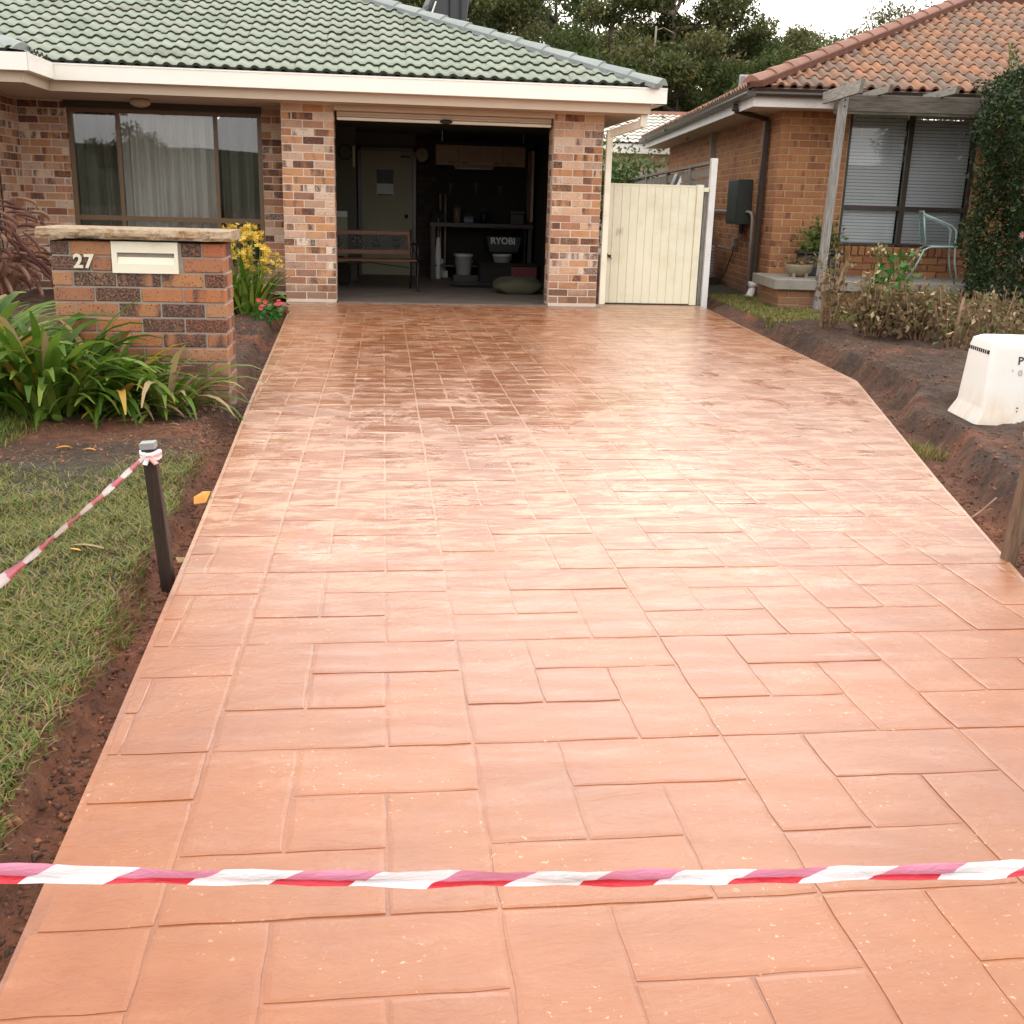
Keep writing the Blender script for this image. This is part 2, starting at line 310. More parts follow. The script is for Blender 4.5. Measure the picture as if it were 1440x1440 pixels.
def put(name, me, parent=None, M=None, stuff=False, label=None):
    o = bpy.data.objects.new(name, me); link(o)
    if parent: o.parent = parent
    if M is not None: o.matrix_local = M
    if stuff: o['kind'] = 'stuff'
    if label: o['label'] = label
    return o
def tag(o, label, cat, group=None):
    o['label'] = label; o['category'] = cat
    if group: o['group'] = group
    return o
def thing(name, label, cat, loc=(0, 0, 0), rz=0, group=None):
    o = bpy.data.objects.new(name, None); link(o); o.location = loc; o.rotation_euler = (0, 0, rz); o.empty_display_size = .2
    return tag(o, label, cat, group)
def struct(o): o['kind'] = 'structure'; return o

class MB:
    def __init__(s): s.V = []; s.F = []; s.M = []
    def add(s, V, F, mi=0):
        b = len(s.V); s.V += [tuple(v) for v in V]; s.F += [tuple(i+b for i in f) for f in F]; s.M += [mi]*len(F); return s
    def box(s, x0, x1, y0, y1, z0, z1, mi=0, M=None):
        V = [(x, y, z) for z in (z0, z1) for y in (y0, y1) for x in (x0, x1)]
        if M is not None: V = [tuple(M @ Vector(v)) for v in V]
        return s.add(V, [(0, 2, 3, 1), (4, 5, 7, 6), (0, 1, 5, 4), (2, 6, 7, 3), (0, 4, 6, 2), (1, 3, 7, 5)], mi)
    def bar(s, p, q, w, h, up=(0, 0, 1), mi=0):
        p, q = Vector(p), Vector(q); d = (q-p).normalized(); up = Vector(up)
        if abs(d.dot(up)) > .98: up = Vector((0, 1, 0))
        a = d.cross(up).normalized(); b = a.cross(d)
        V = [c+a*(sx*w/2)+b*(sy*h/2) for c in (p, q) for sx, sy in ((-1, -1), (1, -1), (1, 1), (-1, 1))]
        return s.add(V, [(0, 3, 2, 1), (4, 5, 6, 7), (0, 1, 5, 4), (1, 2, 6, 5), (2, 3, 7, 6), (3, 0, 4, 7)], mi)
    def tube(s, pts, r, seg=8, mi=0, cap=True):
        pts = [Vector(p) for p in pts]; n = len(pts); rs = r if isinstance(r, (list, tuple)) else [r]*n
        V = []; ref = Vector((0, 0, 1)); pa = None
        for i, p in enumerate(pts):
            d = (pts[min(i+1, n-1)]-pts[max(i-1, 0)]).normalized()
            if pa is None:
                if abs(d.z) > .95: ref = Vector((1, 0, 0))
                a = d.cross(ref).normalized()
            else: a = (pa-d*pa.dot(d)).normalized()
            pa = a; b = d.cross(a)
            for k in range(seg):
                t = 2*math.pi*k/seg; V.append(p+(a*math.cos(t)+b*math.sin(t))*rs[i])
        F = [(i*seg+k, i*seg+(k+1) % seg, (i+1)*seg+(k+1) % seg, (i+1)*seg+k) for i in range(n-1) for k in range(seg)]
        if cap: F += [tuple(range(seg))[::-1], tuple((n-1)*seg+k for k in range(seg))]
        return s.add(V, F, mi)
    def lathe(s, prof, c=(0, 0, 0), seg=16, mi=0):
        V = [(c[0]+r*math.cos(2*math.pi*k/seg), c[1]+r*math.sin(2*math.pi*k/seg), c[2]+z) for r, z in prof for k in range(seg)]
        n = len(prof); F = [(i*seg+k, i*seg+(k+1) % seg, (i+1)*seg+(k+1) % seg, (i+1)*seg+k) for i in range(n-1) for k in range(seg)]
        F += [tuple(range(seg))[::-1], tuple((n-1)*seg+k for k in range(seg))]
        return s.add(V, F, mi)
    def prism(s, poly, z0, z1, mi=0):
        n = len(poly); V = [(x, y, z0) for x, y in poly]+[(x, y, z1) for x, y in poly]
        return s.add(V, [tuple(range(n))[::-1], tuple(range(n, 2*n))]+[(i, (i+1) % n, n+(i+1) % n, n+i) for i in range(n)], mi)
    def ball(s, c, r, seg=10, rings=6, mi=0):
        prof = [(max(1e-4, math.sin(math.pi*i/rings)), -math.cos(math.pi*i/rings)) for i in range(rings+1)]
        b = len(s.V); s.lathe(prof, (0, 0, 0), seg, mi)
        rr = r if isinstance(r, (list, tuple)) else (r, r, r)
        s.V[b:] = [(c[0]+x*rr[0], c[1]+y*rr[1], c[2]+z*rr[2]) for x, y, z in s.V[b:]]
        return s
    def mesh(s, name, mat, smooth=False, bevel=0):
        me = raw_mesh(name, s.V, s.F, mat, s.M)
        if bevel:
            bm = bmesh.new(); bm.from_mesh(me); bmesh.ops.recalc_face_normals(bm, faces=bm.faces)
            bmesh.ops.bevel(bm, geom=bm.edges[:], offset=bevel, segments=1, affect='EDGES', clamp_overlap=True); bm.to_mesh(me); bm.free()
        if smooth: me.polygons.foreach_set('use_smooth', [len(p.vertices) <= 4 for p in me.polygons])
        return me
    def build(s, name, mat, parent=None, smooth=False, bevel=0, M=None, stuff=False, label=None):
        return put(name, s.mesh(name, mat, smooth, bevel), parent, M, stuff, label)

class Pieces:
    """repeated pieces: the first `limit` by priority are objects, the rest one joined mesh"""
    def __init__(s): s.L = []
    def add(s, me, M, pri=0.): s.L.append((pri, me, M))
    def finish(s, name, parent, limit=300, rest=None):
        L = sorted(s.L, key=lambda t: t[0])
        for pri, me, M in L[:limit]: put(name, me, parent, M)
        L = L[limit:]
        if not L: return
        VV, FF, MI, RN = [], [], [], []; b = 0; cache = {}
        for pri, me, M in L:
            if me.name not in cache:
                co = np.empty(len(me.vertices)*3, np.float32); me.vertices.foreach_get('co', co)
                cache[me.name] = (co.reshape(-1, 3), [tuple(p.vertices) for p in me.polygons], [p.material_index for p in me.polygons])
            co, fs, mi = cache[me.name]; A = np.array(M); VV.append(co @ A[:3, :3].T + A[:3, 3])
            FF += [tuple(i+b for i in f) for f in fs]; MI += mi; RN.append(np.full(len(co), nrs.rand())); b += len(co)
        mats = [mm.name for mm in L[0][1].materials]
        put(rest or name, raw_mesh(rest or name, np.concatenate(VV), FF, mats, MI, rnd=np.concatenate(RN)), parent, stuff=True)

BR = {}
def brick_mesh(l, d, h, mat):
    k = (round(l, 3), round(d, 3), round(h, 3), mat)
    if k not in BR:
        BR[k] = MB().box(-l/2, l/2, -d/2, d/2, -h/2, h/2).mesh('brick', mat, bevel=.0045)
    return BR[k]
def lay(P, mat, o, u, n, L, z0, rows, holes=(), d=.11, stagger=.12, pri=lambda u_, z_: 0, jit=.002, first=0, h=.076, bond=.24, par=None):
    """lay courses on a vertical face: origin o, unit u along, unit n outward, length L; holes = (u0,u1,z0,z1)"""
    o = Vector(o); u = Vector(u); n = Vector(n)
    rot = Matrix(((u.x, -n.x, 0), (u.y, -n.y, 0), (0, 0, 1))).to_4x4()
    for r in range(rows):
        if par is not None and r % 2 != par: continue
        z = z0+(r+.5)*.086; segs = [(0., L)]
        for (a, b, c, e) in holes:
            if z+.03 > c and z-.03 < e:
                ns = []
                for (s0, s1) in segs:
                    if b <= s0 or a >= s1: ns.append((s0, s1)); continue
                    if a > s0+.03: ns.append((s0, a))
                    if b < s1-.03: ns.append((b, s1))
                segs = ns
        offs = ((r+first) % 2)*stagger
        for (s0, s1) in segs:
            x = -offs
            while x < s1-.001:
                a = max(x, s0); b = min(x+bond, s1)
                if b-a > .035:
                    l = b-a-.010; c = (a+b)/2
                    p = o+u*c - n*(d/2 + rng.uniform(-jit, jit)); p.z = z
                    P.add(brick_mesh(round(l/.005)*.005, d, h, mat), Matrix.Translation(p+Vector((0, 0, rng.uniform(-.0012, .0012)))) @ rot @ Matrix.Rotation(rng.uniform(-.006, .006), 4, 'Y') @ Matrix.Rotation(rng.uniform(-.008, .008), 4, 'Z'), pri(c, z))
                x += bond

def leafcloud(name, mats, C, size, parent=None, asp=.45, droop=.0, mi=None, dirs=None, fold=True):
    """many separate leaf quads (two triangles folded along the midrib) at points C"""
    n = len(C); C = np.asarray(C, float)
    d = nrs.normal(size=(n, 3)) if dirs is None else dirs + nrs.normal(size=(n, 3))*.35
    d[:, 2] -= droop; d /= np.linalg.norm(d, axis=1)[:, None]
    t = nrs.normal(size=(n, 3)); t -= (t*d).sum(1)[:, None]*d; t /= np.linalg.norm(t, axis=1)[:, None]; nn = np.cross(d, t)
    s = size*(.6+.8*nrs.rand(n))[:, None]
    tip = C+d*s; m1 = C+d*s*.45+t*s*asp*.5+nn*s*.10; m2 = C+d*s*.45-t*s*asp*.5+nn*s*.10
    V = np.stack([C, m1, tip, m2], 1).reshape(-1, 3); i = np.arange(n)*4
    F = np.stack([i, i+1, i+2, i+3], 1)
    rn = np.repeat(nrs.rand(n), 4)
    me = raw_mesh(name, V, F, mats, mi=mi, rnd=rn)
    return put(name, me, parent, stuff=True)

def vnoise(x, y, seed=0):
    """value noise, numpy"""
    r = np.random.RandomState(seed); T = r.rand(256, 256); xi = np.floor(x).astype(int); yi = np.floor(y).astype(int); fx = x-xi; fy = y-yi
    fx = fx*fx*(3-2*fx); fy = fy*fy*(3-2*fy); g = lambda a, b: T[a % 256, b % 256]
    return (g(xi, yi)*(1-fx)+g(xi+1, yi)*fx)*(1-fy)+(g(xi, yi+1)*(1-fx)+g(xi+1, yi+1)*fx)*fy
def fbm(x, y, sc, oct=4, seed=0):
    s = 0; a = 1; t = 0
    for i in range(oct): s = s+a*vnoise(x*sc*2**i+17*i, y*sc*2**i+5*i, seed+i); t += a; a *= .5
    return s/t
# ================================================================== driveway outline (plan)
LE = [(-9, -.62), (1.5, -.607), (2.27, -.633), (3.75, -.69), (4.74, -.73), (6.48, -.81), (11.57, -1.012), (12.2, -.985), (12.5, -1.16), (13.0, -1.2)]
RE = [(-9, -1.0), (0, 1.25), (1.5, 1.68), (3.25, 2.198), (4.58, 2.585), (7.49, 3.474), (10.56, 3.737), (13.1, 3.969), (13.6, 4.0)]
def le(y): return np.interp(y, [p[0] for p in LE], [p[1] for p in LE])
def re_(y): return np.interp(y, [p[0] for p in RE], [p[1] for p in RE])
HX, HY = -1.137, 12.89

# ------------------------------------------------------------------ ground
def axis(segs):
    L = []
    for a, b, s in segs: L += list(np.arange(a, b, s))
    return np.array(L+[segs[-1][1]])
gx = axis([(-700, -60, 80), (-60, -8, 4), (-8, -3, .2), (-3, -.5, .028), (-.5, 1.6, .3), (1.6, 5.6, .032), (5.6, 9, .12), (9, 60, 4), (60, 700, 80)])
gy = axis([(-700, -60, 80), (-60, 0, 6), (0, 1, .2), (1, 7.2, .03), (7.2, 13.6, .06), (13.6, 24, .4), (24, 60, 3), (60, 900, 80)])
GX, GY = np.meshgrid(gx, gy)
def ground_h(X, Y):
    L = le(Y); Rr = re_(Y); dl = L-X; dr = X-Rr
    wob = fbm(X, Y, 2.2, 3, 3)-.5
    lawnL = np.clip((dl-.10-.10*wob)/.045, 0, 1)
    far = np.clip((Y-5.2)/1.4, 0, 1)
    hl = -.075+lawnL*(.085+.015*far)+ (fbm(X, Y, 5, 4, 9)-.5)*(.035+.035*far)
    wid = .20+.16*wob; mic = (fbm(X, Y, 17, 3, 55)-.5)*.022
    bank = np.clip((dr-wid)/.10, 0, 1)
    hr = -.09+bank*(.15+.07*(fbm(X, Y, 1.3, 3, 21)-.35)) + (fbm(X, Y, 6, 5, 5)-.5)*.085*np.clip(dr/.2, .25, 1)
    lawnN = np.clip((Y-10.6)/1.2, 0, 1); hr = hr*(1-lawnN)+(.085*np.clip(dr/.25, 0, 1)-.03)*lawnN
    hl = hl+mic*np.clip(1.4-lawnL+far, 0, 1); hr = hr+mic*(1-lawnN)
    h = np.where(dl > 0, hl, np.where(dr > 0, hr, -.2))
    h = np.where((dl > -.03) & (dl <= 0), -.10, h); h = np.where((dr > -.03) & (dr <= 0), -.10, h)
    h = np.where((Y > 13.0) & (X < 4.2) & (X > -1.2), np.where(Y > 13.35, -.05, -.2), h)
    h = np.where((X > HX-.1) & (X < HX+3.8) & (Y > 12.8) & (Y < 18), -.2, h)
    farf = np.clip((np.hypot(X, Y-8)-30)/80, 0, 1); h = h*(1-farf)
    bxm = np.clip(1-np.maximum(np.abs(X-3.85)/.62, np.abs(Y-6.0)/.48), 0, .25)*4; h = h*(1-bxm)+.012*bxm
    h = np.where(Y < .9, np.where((X < L) | (X > Rr), -.02, -.2), h)
    return h
GZ = ground_h(GX, GY)
nx, ny = len(gx), len(gy)
idx = np.arange(nx*ny).reshape(ny, nx)
F = np.stack([idx[:-1, :-1], idx[:-1, 1:], idx[1:, 1:], idx[1:, :-1]], -1).reshape(-1, 4)
me = raw_mesh('ground', np.stack([GX, GY, GZ], -1).reshape(-1, 3), F, 'ground_soil', smooth=True)
clay = np.clip(1-np.minimum(np.abs(le(GY)-GX-.05), np.abs(GX-re_(GY)-.12))/.20, 0, 1)**1.1*.95*np.clip((7.5-GY)/3, .25, 1)
clay = np.maximum(clay*(.5+1.0*fbm(GX, GY, 3, 3, 2)), np.clip((fbm(GX, GY, 1.6, 3, 8)-.62)*6, 0, .6))
turf = np.clip((le(GY)-GX-.12)/.12, 0, 1)*np.clip((5.1-.5*(-1-GX)-GY)/.3+.5, 0, 1)
turfN = np.clip((GX-re_(GY)-.25)/.3, 0, 1)*np.clip((GY-11.0)/.6, 0, 1)*np.clip((6.3-GX)/.4, 0, 1)
turf = np.maximum(turf, turfN); turf = np.maximum(turf, np.clip((np.hypot(GX, GY-8)-14)/6, 0, 1))
turf = np.maximum(turf, np.clip((GX-5.6)/.3, 0, 1)*np.clip((11.4-GY)/.4, 0, 1))
ca = me.color_attributes.new('zone', 'FLOAT_COLOR', 'POINT')
ca.data.foreach_set('color', np.stack([np.clip(clay, 0, 1).ravel(), turf.ravel(), 0*turf.ravel(), 1+0*turf.ravel()], -1).astype(np.float32).ravel())
struct(put('ground', me))

# soil clods beside the slab
def clods(name, pts, r0, r1, mat):
    V0 = []; v0 = np.array([(1, 0, 0), (0, 1, 0), (-1, 0, 0), (0, -1, 0), (0, 0, 1), (0, 0, -1)], float); f0 = np.array([(0, 1, 4), (1, 2, 4), (2, 3, 4), (3, 0, 4), (1, 0, 5), (2, 1, 5), (3, 2, 5), (0, 3, 5)])
    n = len(pts); V = np.empty((n, 12, 3)) if len(v0) == 12 else np.empty((n, len(v0), 3))
    for i, p in enumerate(pts):
        s = (r0+(r1-r0)*nrs.rand()**3.5)*(.6+.8*nrs.rand(3)); s[2] *= .7
        V[i] = (v0*(1+.3*nrs.normal(size=(len(v0), 1)))+.25*nrs.normal(size=v0.shape))*s + p
    F = (f0[None]+np.arange(n)[:, None, None]*len(v0)).reshape(-1, 3)
    return put(name, raw_mesh(name, V.reshape(-1, 3), F, mat, rnd=np.repeat(nrs.rand(n), len(v0))), stuff=True)
m = NT('clod_soil'); r = m.rnd(); n = m.noise(m.pos(), 40, 4, .7)
m.col(m.hsv(m.ramp(r, [(0, (.075, .038, .024)), (.5, (.13, .062, .037)), (.8, (.18, .08, .045)), (.93, (.27, .105, .05)), (1, (.34, .14, .07))]), v=m.mr(n, .6, 1.4))); m.rough(.95)
def scatter(n, x0, x1, y0, y1, ok):
    X = x0+(x1-x0)*nrs.rand(n); Y = y0+(y1-y0)*nrs.rand(n); k = ok(X, Y); X, Y = X[k], Y[k]
    return np.stack([X, Y, ground_h(X, Y)], 1)
pl = scatter(24000, -1.15, -.58, 1.2, 7, lambda X, Y: (le(Y)-X > 0) & (le(Y)-X < .22+.1*nrs.rand(len(X))))
pr = scatter(70000, 1.8, 5.2, 2.2, 10.6, lambda X, Y: (X-re_(Y) > .01) & (X-re_(Y) < .2+1.2*nrs.rand(len(X))**2) & ~((X > 3.4) & (Y > 5.6) & (Y < 6.7)))
pm = scatter(20000, -2.6, -.8, 4.9, 11.5, lambda X, Y: (le(Y)-X > .05))
o = clods('soil_clods', np.concatenate([pl, pr, pm]), .0015, .0125, 'clod_soil'); tag(o, 'loose dark and reddish soil crumbs lying along both driveway edges', 'soil')

# ------------------------------------------------------------------ driveway slab and stamped stones
outl = [(x, y) for y, x in LE if y <= 12.5]+[(-1.2, 12.885)]+[(HX+3.71, 12.885), (HX+3.71, 13.30), (4.0, 13.30), (3.969, 13.1)]+[(x, y) for y, x in RE[::-1] if y < 13]
outl = [p for p in outl if p[1] > -8.5]; outl = [(-.62, -2.0)]+outl[0:]+[(.65, -2.0)]
outl = [p for p in outl if not (p[1] < -1.99 and p not in ((-.62, -2.0), (.65, -2.0)))]
mb = MB(); n = len(outl); V = [(x, y, -.0026) for x, y in outl]+[(x, y, -.13) for x, y in outl]
mb.add(V, [tuple(range(n))[::-1]]+[(i, (i+1) % n, n+(i+1) % n, n+i) for i in range(n)])
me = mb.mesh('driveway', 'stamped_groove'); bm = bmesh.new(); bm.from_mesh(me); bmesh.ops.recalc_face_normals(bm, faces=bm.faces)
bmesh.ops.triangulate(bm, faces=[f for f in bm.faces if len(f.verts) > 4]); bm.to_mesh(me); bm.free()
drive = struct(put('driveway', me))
def clipl(poly, y0):   # clip to the slab between its edges (half planes taken at the stone's own depth)
    for sgn, fn in ((1, le), (-1, re_)):
        ya, yb = y0-.4, y0+.4; pa, pb = (fn(ya)+sgn*.016, ya), (fn(yb)+sgn*.016, yb)
        def side(p): return sgn*((p[0]-pa[0])*(pb[1]-pa[1])-(p[1]-pa[1])*(pb[0]-pa[0]))
        res = []
        for i in range(len(poly)):
            p, q = poly[i], poly[(i+1) % len(poly)]; sp, sq = side(p), side(q)
            if sp >= 0: res.append(p)
            if (sp >= 0) != (sq >= 0): t = sp/(sp-sq); res.append((p[0]+(q[0]-p[0])*t, p[1]+(q[1]-p[1])*t))
        poly = res
        if len(poly) < 3: return []
    return poly
U_ = .2; PIN = [(0, 0, 2, 1), (2, 0, 3, 2), (0, 1, 1, 3), (1, 1, 2, 2), (1, 2, 3, 3)]
tiles = []
for by in range(-4, 23):
    for bx in range(-4, 8):
        for (a, b, c, d) in PIN:
            x0 = (-2+3*bx+a)*U_*.985; x1 = (-2+3*bx+c)*U_*.985; y0 = (8+3*(by-3)+b)*U_*1.0; y1 = (8+3*(by-3)+d)*U_
            cy = (y0+y1)/2
            if y1 > 12.87: 
                y1 = 12.87
                if y1-y0 < .05: continue
            g = .0014 if cy < 4.4 else .0032; ch = .012
            poly = [(x0+g, y0+g), (x1-g, y0+g), (x1-g, y1-g), (x0+g, y1-g)]
            # slightly irregular stone edge: extra points along each side
            P2 = []
            for i in range(4):
                p, q = poly[i], poly[(i+1) % 4]; L = math.hypot(q[0]-p[0], q[1]-p[1]); k = max(2, int(L/.06)); nxn, nyn = -(q[1]-p[1])/L, (q[0]-p[0])/L
                for j in range(k):
                    t = j/k; w_ = rng.uniform(0, .004)*(rng.random() < .6) if j else .002
                    P2.append((p[0]+(q[0]-p[0])*t+nxn*w_+(0 if j else (q[0]-p[0])/L*.004), p[1]+(q[1]-p[1])*t+nyn*w_+(0 if j else (q[1]-p[1])/L*.004)))
            P2 = clipl(P2, cy)
            if len(P2) < 3: continue
            A = sum(P2[i][0]*P2[(i+1) % len(P2)][1]-P2[(i+1) % len(P2)][0]*P2[i][1] for i in range(len(P2)))/2
            if A < .004: continue
            tiles.append((P2, cy))
T = Pieces()
for P2, cy in tiles:
    cx = sum(p[0] for p in P2)/len(P2); cyy = sum(p[1] for p in P2)/len(P2); dz = rng.uniform(-.0010, .0006); tx, ty = rng.uniform(-.002, .002), rng.uniform(-.002, .002)
    n = len(P2)
    def ins(p, w_):
        dx, dy = cx-p[0], cyy-p[1]; L = math.hypot(dx, dy); return (p[0]+dx/L*w_, p[1]+dy/L*w_)
    i1 = [ins(p, .011) for p in P2]; Z = lambda p: dz+(p[0]-cx)*tx+(p[1]-cyy)*ty
    V = [(p[0]-cx, p[1]-cyy, -.008) for p in P2]+[(p[0]-cx, p[1]-cyy, Z(p)-.0010) for p in P2]+[(p[0]-cx, p[1]-cyy, Z(p)) for p in i1]
    Fc = [(i, (i+1) % n, n+(i+1) % n, n+i) for i in range(n)]+[(n+i, n+(i+1) % n, 2*n+(i+1) % n, 2*n+i) for i in range(n)]+[tuple(range(2*n, 3*n))]
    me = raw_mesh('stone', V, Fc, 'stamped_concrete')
    # nearest visible first
    vis = 0 if (cyy > .75 and abs(math.atan2(cx, cyy)-YAW) < .5) else 50
    T.add(me, Matrix.Translation((cx, cyy, 0)), cyy+vis)
T.finish('stone', drive, 300, 'far_stones')

# ================================================================== our brick house
house = thing('brick_house', 'speckled pink and brown brick house with pale green tiled roof and open garage', 'house', (HX, HY, 0))
FR = .90   # recess of the window wall
P = Pieces(); X = (1, 0, 0); NF = (0, -1, 0)
def ppri(base): return lambda c, z: base+rng.random()*.001
rows = 25
lay(P, 'house_brick', (0, 0, 0), X, NF, .59, .035, rows, pri=ppri(0)); lay(P, 'house_brick', (3.10, 0, 0), X, NF, .59, .035, rows, pri=ppri(0), first=1)
lay(P, 'house_brick', (-3.10, FR, 0), X, NF, .56, .035, rows, pri=lambda c, z: 1 if z > .5 else 8)
lay(P, 'house_brick', (-.31, FR, 0), X, NF, .31, .035, rows, pri=lambda c, z: 1)
lay(P, 'house_brick', (-3.08, -1.3, 0), (0, 1, 0), (1, 0, 0), 2.18, .035, rows, pri=lambda c, z: (2 if c > .7 else 7) if z > .5 else 8)
lay(P, 'house_brick', (-2.54, FR, 0), X, NF, 2.23, .035, 3, pri=lambda c, z: 6)
lay(P, 'house_brick', (3.10, .365, 0), (0, -1, 0), (-1, 0, 0), .25, .035, rows, pri=lambda c, z: 3, d=.10)      # reveal of right pillar
lay(P, 'house_brick', (.59, .12, 0), (0, 1, 0), (1, 0, 0), .24, .035, rows, pri=lambda c, z: 5, d=.10)
lay(P, 'house_brick', (3.69, .12, 0), (0, 1, 0), (1, 0, 0), 3.2, .035, rows, pri=lambda c, z: 7, d=.10)
lay(P, 'house_brick', (0, FR, 0), (0, -1, 0), (-1, 0, 0), .78, .035, rows, pri=lambda c, z: 6, d=.10)
P.finish('brick', house, 300, 'brickwork')
class _S:
    def box(s, *a): MB().box(*a).build('mortar_core', 'mortar_pale', house)
mb = _S()
for x0, x1 in ((.004, .586), (3.104, 3.686)): MB().box(x0, x1, .004, .36, 0, 2.19).build('mortar_core', 'mortar_pale', house)
mb.box(-3.2, -2.545, FR+.004, FR+.2, 0, 2.25); mb.box(-.305, .12, FR+.004, FR+.2, 0, 2.25); mb.box(-3.2, -3.084, -1.3, FR+.003, 0, 2.193)
mb.box(-2.54, -.31, FR+.004, FR+.2, 0, .285); mb.box(.004, .11, .361, FR+.003, 0, 2.19); mb.box(3.58, 3.686, .361, 5.0, 0, 2.19)
# concealed walls and garage room
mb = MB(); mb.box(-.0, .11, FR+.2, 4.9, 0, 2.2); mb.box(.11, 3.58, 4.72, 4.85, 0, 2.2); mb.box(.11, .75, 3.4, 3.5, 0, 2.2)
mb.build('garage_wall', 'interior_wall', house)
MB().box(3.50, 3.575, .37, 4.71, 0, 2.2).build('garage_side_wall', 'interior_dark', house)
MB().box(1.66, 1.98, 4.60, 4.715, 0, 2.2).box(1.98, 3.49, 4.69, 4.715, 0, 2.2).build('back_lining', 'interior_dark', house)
plain('liver_brick', (.045, .022, .016), .9, .3, 12, .3)
lb = Pieces(); lay(lb, 'liver_brick', (1.66, 4.60, 0), X, NF, .32, 0, 24, pri=lambda c, z: 0); lb.finish('brickwork', house, 0, 'interior_brickwork')
MB().box(.11, 3.5, .37, 4.7, 2.16, 2.21).build('garage_ceiling', 'interior_wall', house)
MB().box(.6, 3.095, -.002, .37, -.1, .012).box(.11, 3.5, .37, 4.7, -.1, .012).build('garage_floor', 'garage_floor', house)
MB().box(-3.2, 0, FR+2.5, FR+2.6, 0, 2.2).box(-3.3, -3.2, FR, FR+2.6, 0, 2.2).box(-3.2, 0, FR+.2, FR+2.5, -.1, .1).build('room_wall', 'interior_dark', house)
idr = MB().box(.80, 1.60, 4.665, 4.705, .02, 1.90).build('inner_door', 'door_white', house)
MB().box(.75, .795, 4.64, 4.71, .012, 1.95).box(1.605, 1.65, 4.64, 4.71, .012, 1.95).box(.75, 1.65, 4.64, 4.71, 1.905, 1.95).build('door_frame', 'dark_brown', idr)
MB().ball((1.50, 4.62, .93), .032).build('knob', 'iron_black', idr, True)
MB().box(1.42, 1.56, 4.635, 4.66, 1.80, 1.84).build('door_closer', 'iron_black', idr)
# roller door, lintel
rd = MB().box(.62, 3.08, .10, .125, 2.075, 2.185).build('roller_door', 'beige_paint', house)
for k in range(3): MB().tube([(.62, .10, 2.09+k*.032), (3.08, .10, 2.09+k*.032)], .010, 6).build('door_slat', 'beige_paint', rd)
MB().box(.62, 3.08, .085, .135, 2.035, 2.068).build('bottom_rail', 'cream_paint', rd, bevel=.004)
MB().ball((1.86, .07, 2.055), (.075, .03, .025)).build('door_handle', 'black_plastic', rd, True)
MB().box(.592, 3.098, -.03, .04, 2.13, 2.188).build('lintel', 'beige_paint', house, bevel=.004)
MB().box(-.02, .61, -.045, .03, 2.186, 2.20).box(3.08, 3.71, -.045, .03, 2.186, 2.20).build('pillar_trim', 'cream_paint', house)
# eave: gutter, fascia, soffit
GZ0, GZ1, GF = 2.285, 2.447, -.55
def gutter(mb, x0, x1, y, z0, z1, w_=.11):
    mb.box(x0, x1, y, y+.006, z0, z1); mb.box(x0, x1, y+.006, y+w_, z0, z0+.006); mb.box(x0, x1, y-.006, y+.010, z1-.014, z1+.002)
mb = MB(); gutter(mb, -2.25, 4.27, GF, GZ0, GZ1); mb.box(4.262, 4.268, GF+.006, 5, GZ0, GZ1); mb.box(4.16, 4.262, GF+.01, 5, GZ0, GZ0+.006)
gt = mb.build('gutter', 'gutter_cream', house)
mb = MB(); mb.box(-2.246, -2.240, -1.39, GF-.008, GZ0, GZ1); mb.box(-5, -2.25, -1.39, -1.384, GZ0, GZ1); mb.box(-5, -2.25, -1.384, -1.29, GZ0, GZ0+.006); mb.box(-2.35, -2.247, -1.28, GF+.1, GZ0, GZ0+.006)
mb.build('wing_gutter', 'gutter_cream', house)
mb = MB(); mb.box(-2.33, 4.12, -.43, -.41, 2.185, 2.40); mb.box(4.10, 4.12, -.405, 5, 2.185, 2.40); mb.box(-2.35, -2.332, -1.27, -.405, 2.185, 2.40); mb.box(-5, -2.352, -1.27, -1.25, 2.185, 2.40)
mb.build('fascia', 'beige_paint', house)
mb = MB(); mb.box(-2.33, 4.099, -.409, -.05, 2.186, 2.194); mb.box(-3.3, 0, -.05, FR+.02, 2.196, 2.202); mb.box(-5, -2.353, -1.249, -.41, 2.186, 2.194); mb.box(-3.2, -2.331, -.41, -.05, 2.195, 2.203); mb.box(3.69, 4.099, -.049, 5, 2.186, 2.194)
mb.box(0, 3.72, -.049, .1, 2.201, 2.208)
mb.build('soffit', 'soffit_beige', house)
sl = MB().lathe([(.10, 0), (.115, -.02), (.11, -.05), (.07, -.075), (.01, -.085)], (-1.58, .35, 2.19), 20).build('soffit_light', 'soffit_beige', house, True)
# downpipe at the right corner
dp = MB(); dp.box(4.03, 4.11, -.36, -.31, 2.05, 2.184); dp.add(*MB().bar((4.07, -.335, 2.09), (3.78, .06, 1.98), .05, .08).__dict__.copy() and (lambda q: (q.V, q.F))(MB().bar((4.07, -.335, 2.09), (3.775, .06, 1.99), .05, .085)))
dp.box(3.735, 3.805, .03, .09, .03, 2.03); dp.build('downpipe', 'cream_paint', house, bevel=.004)
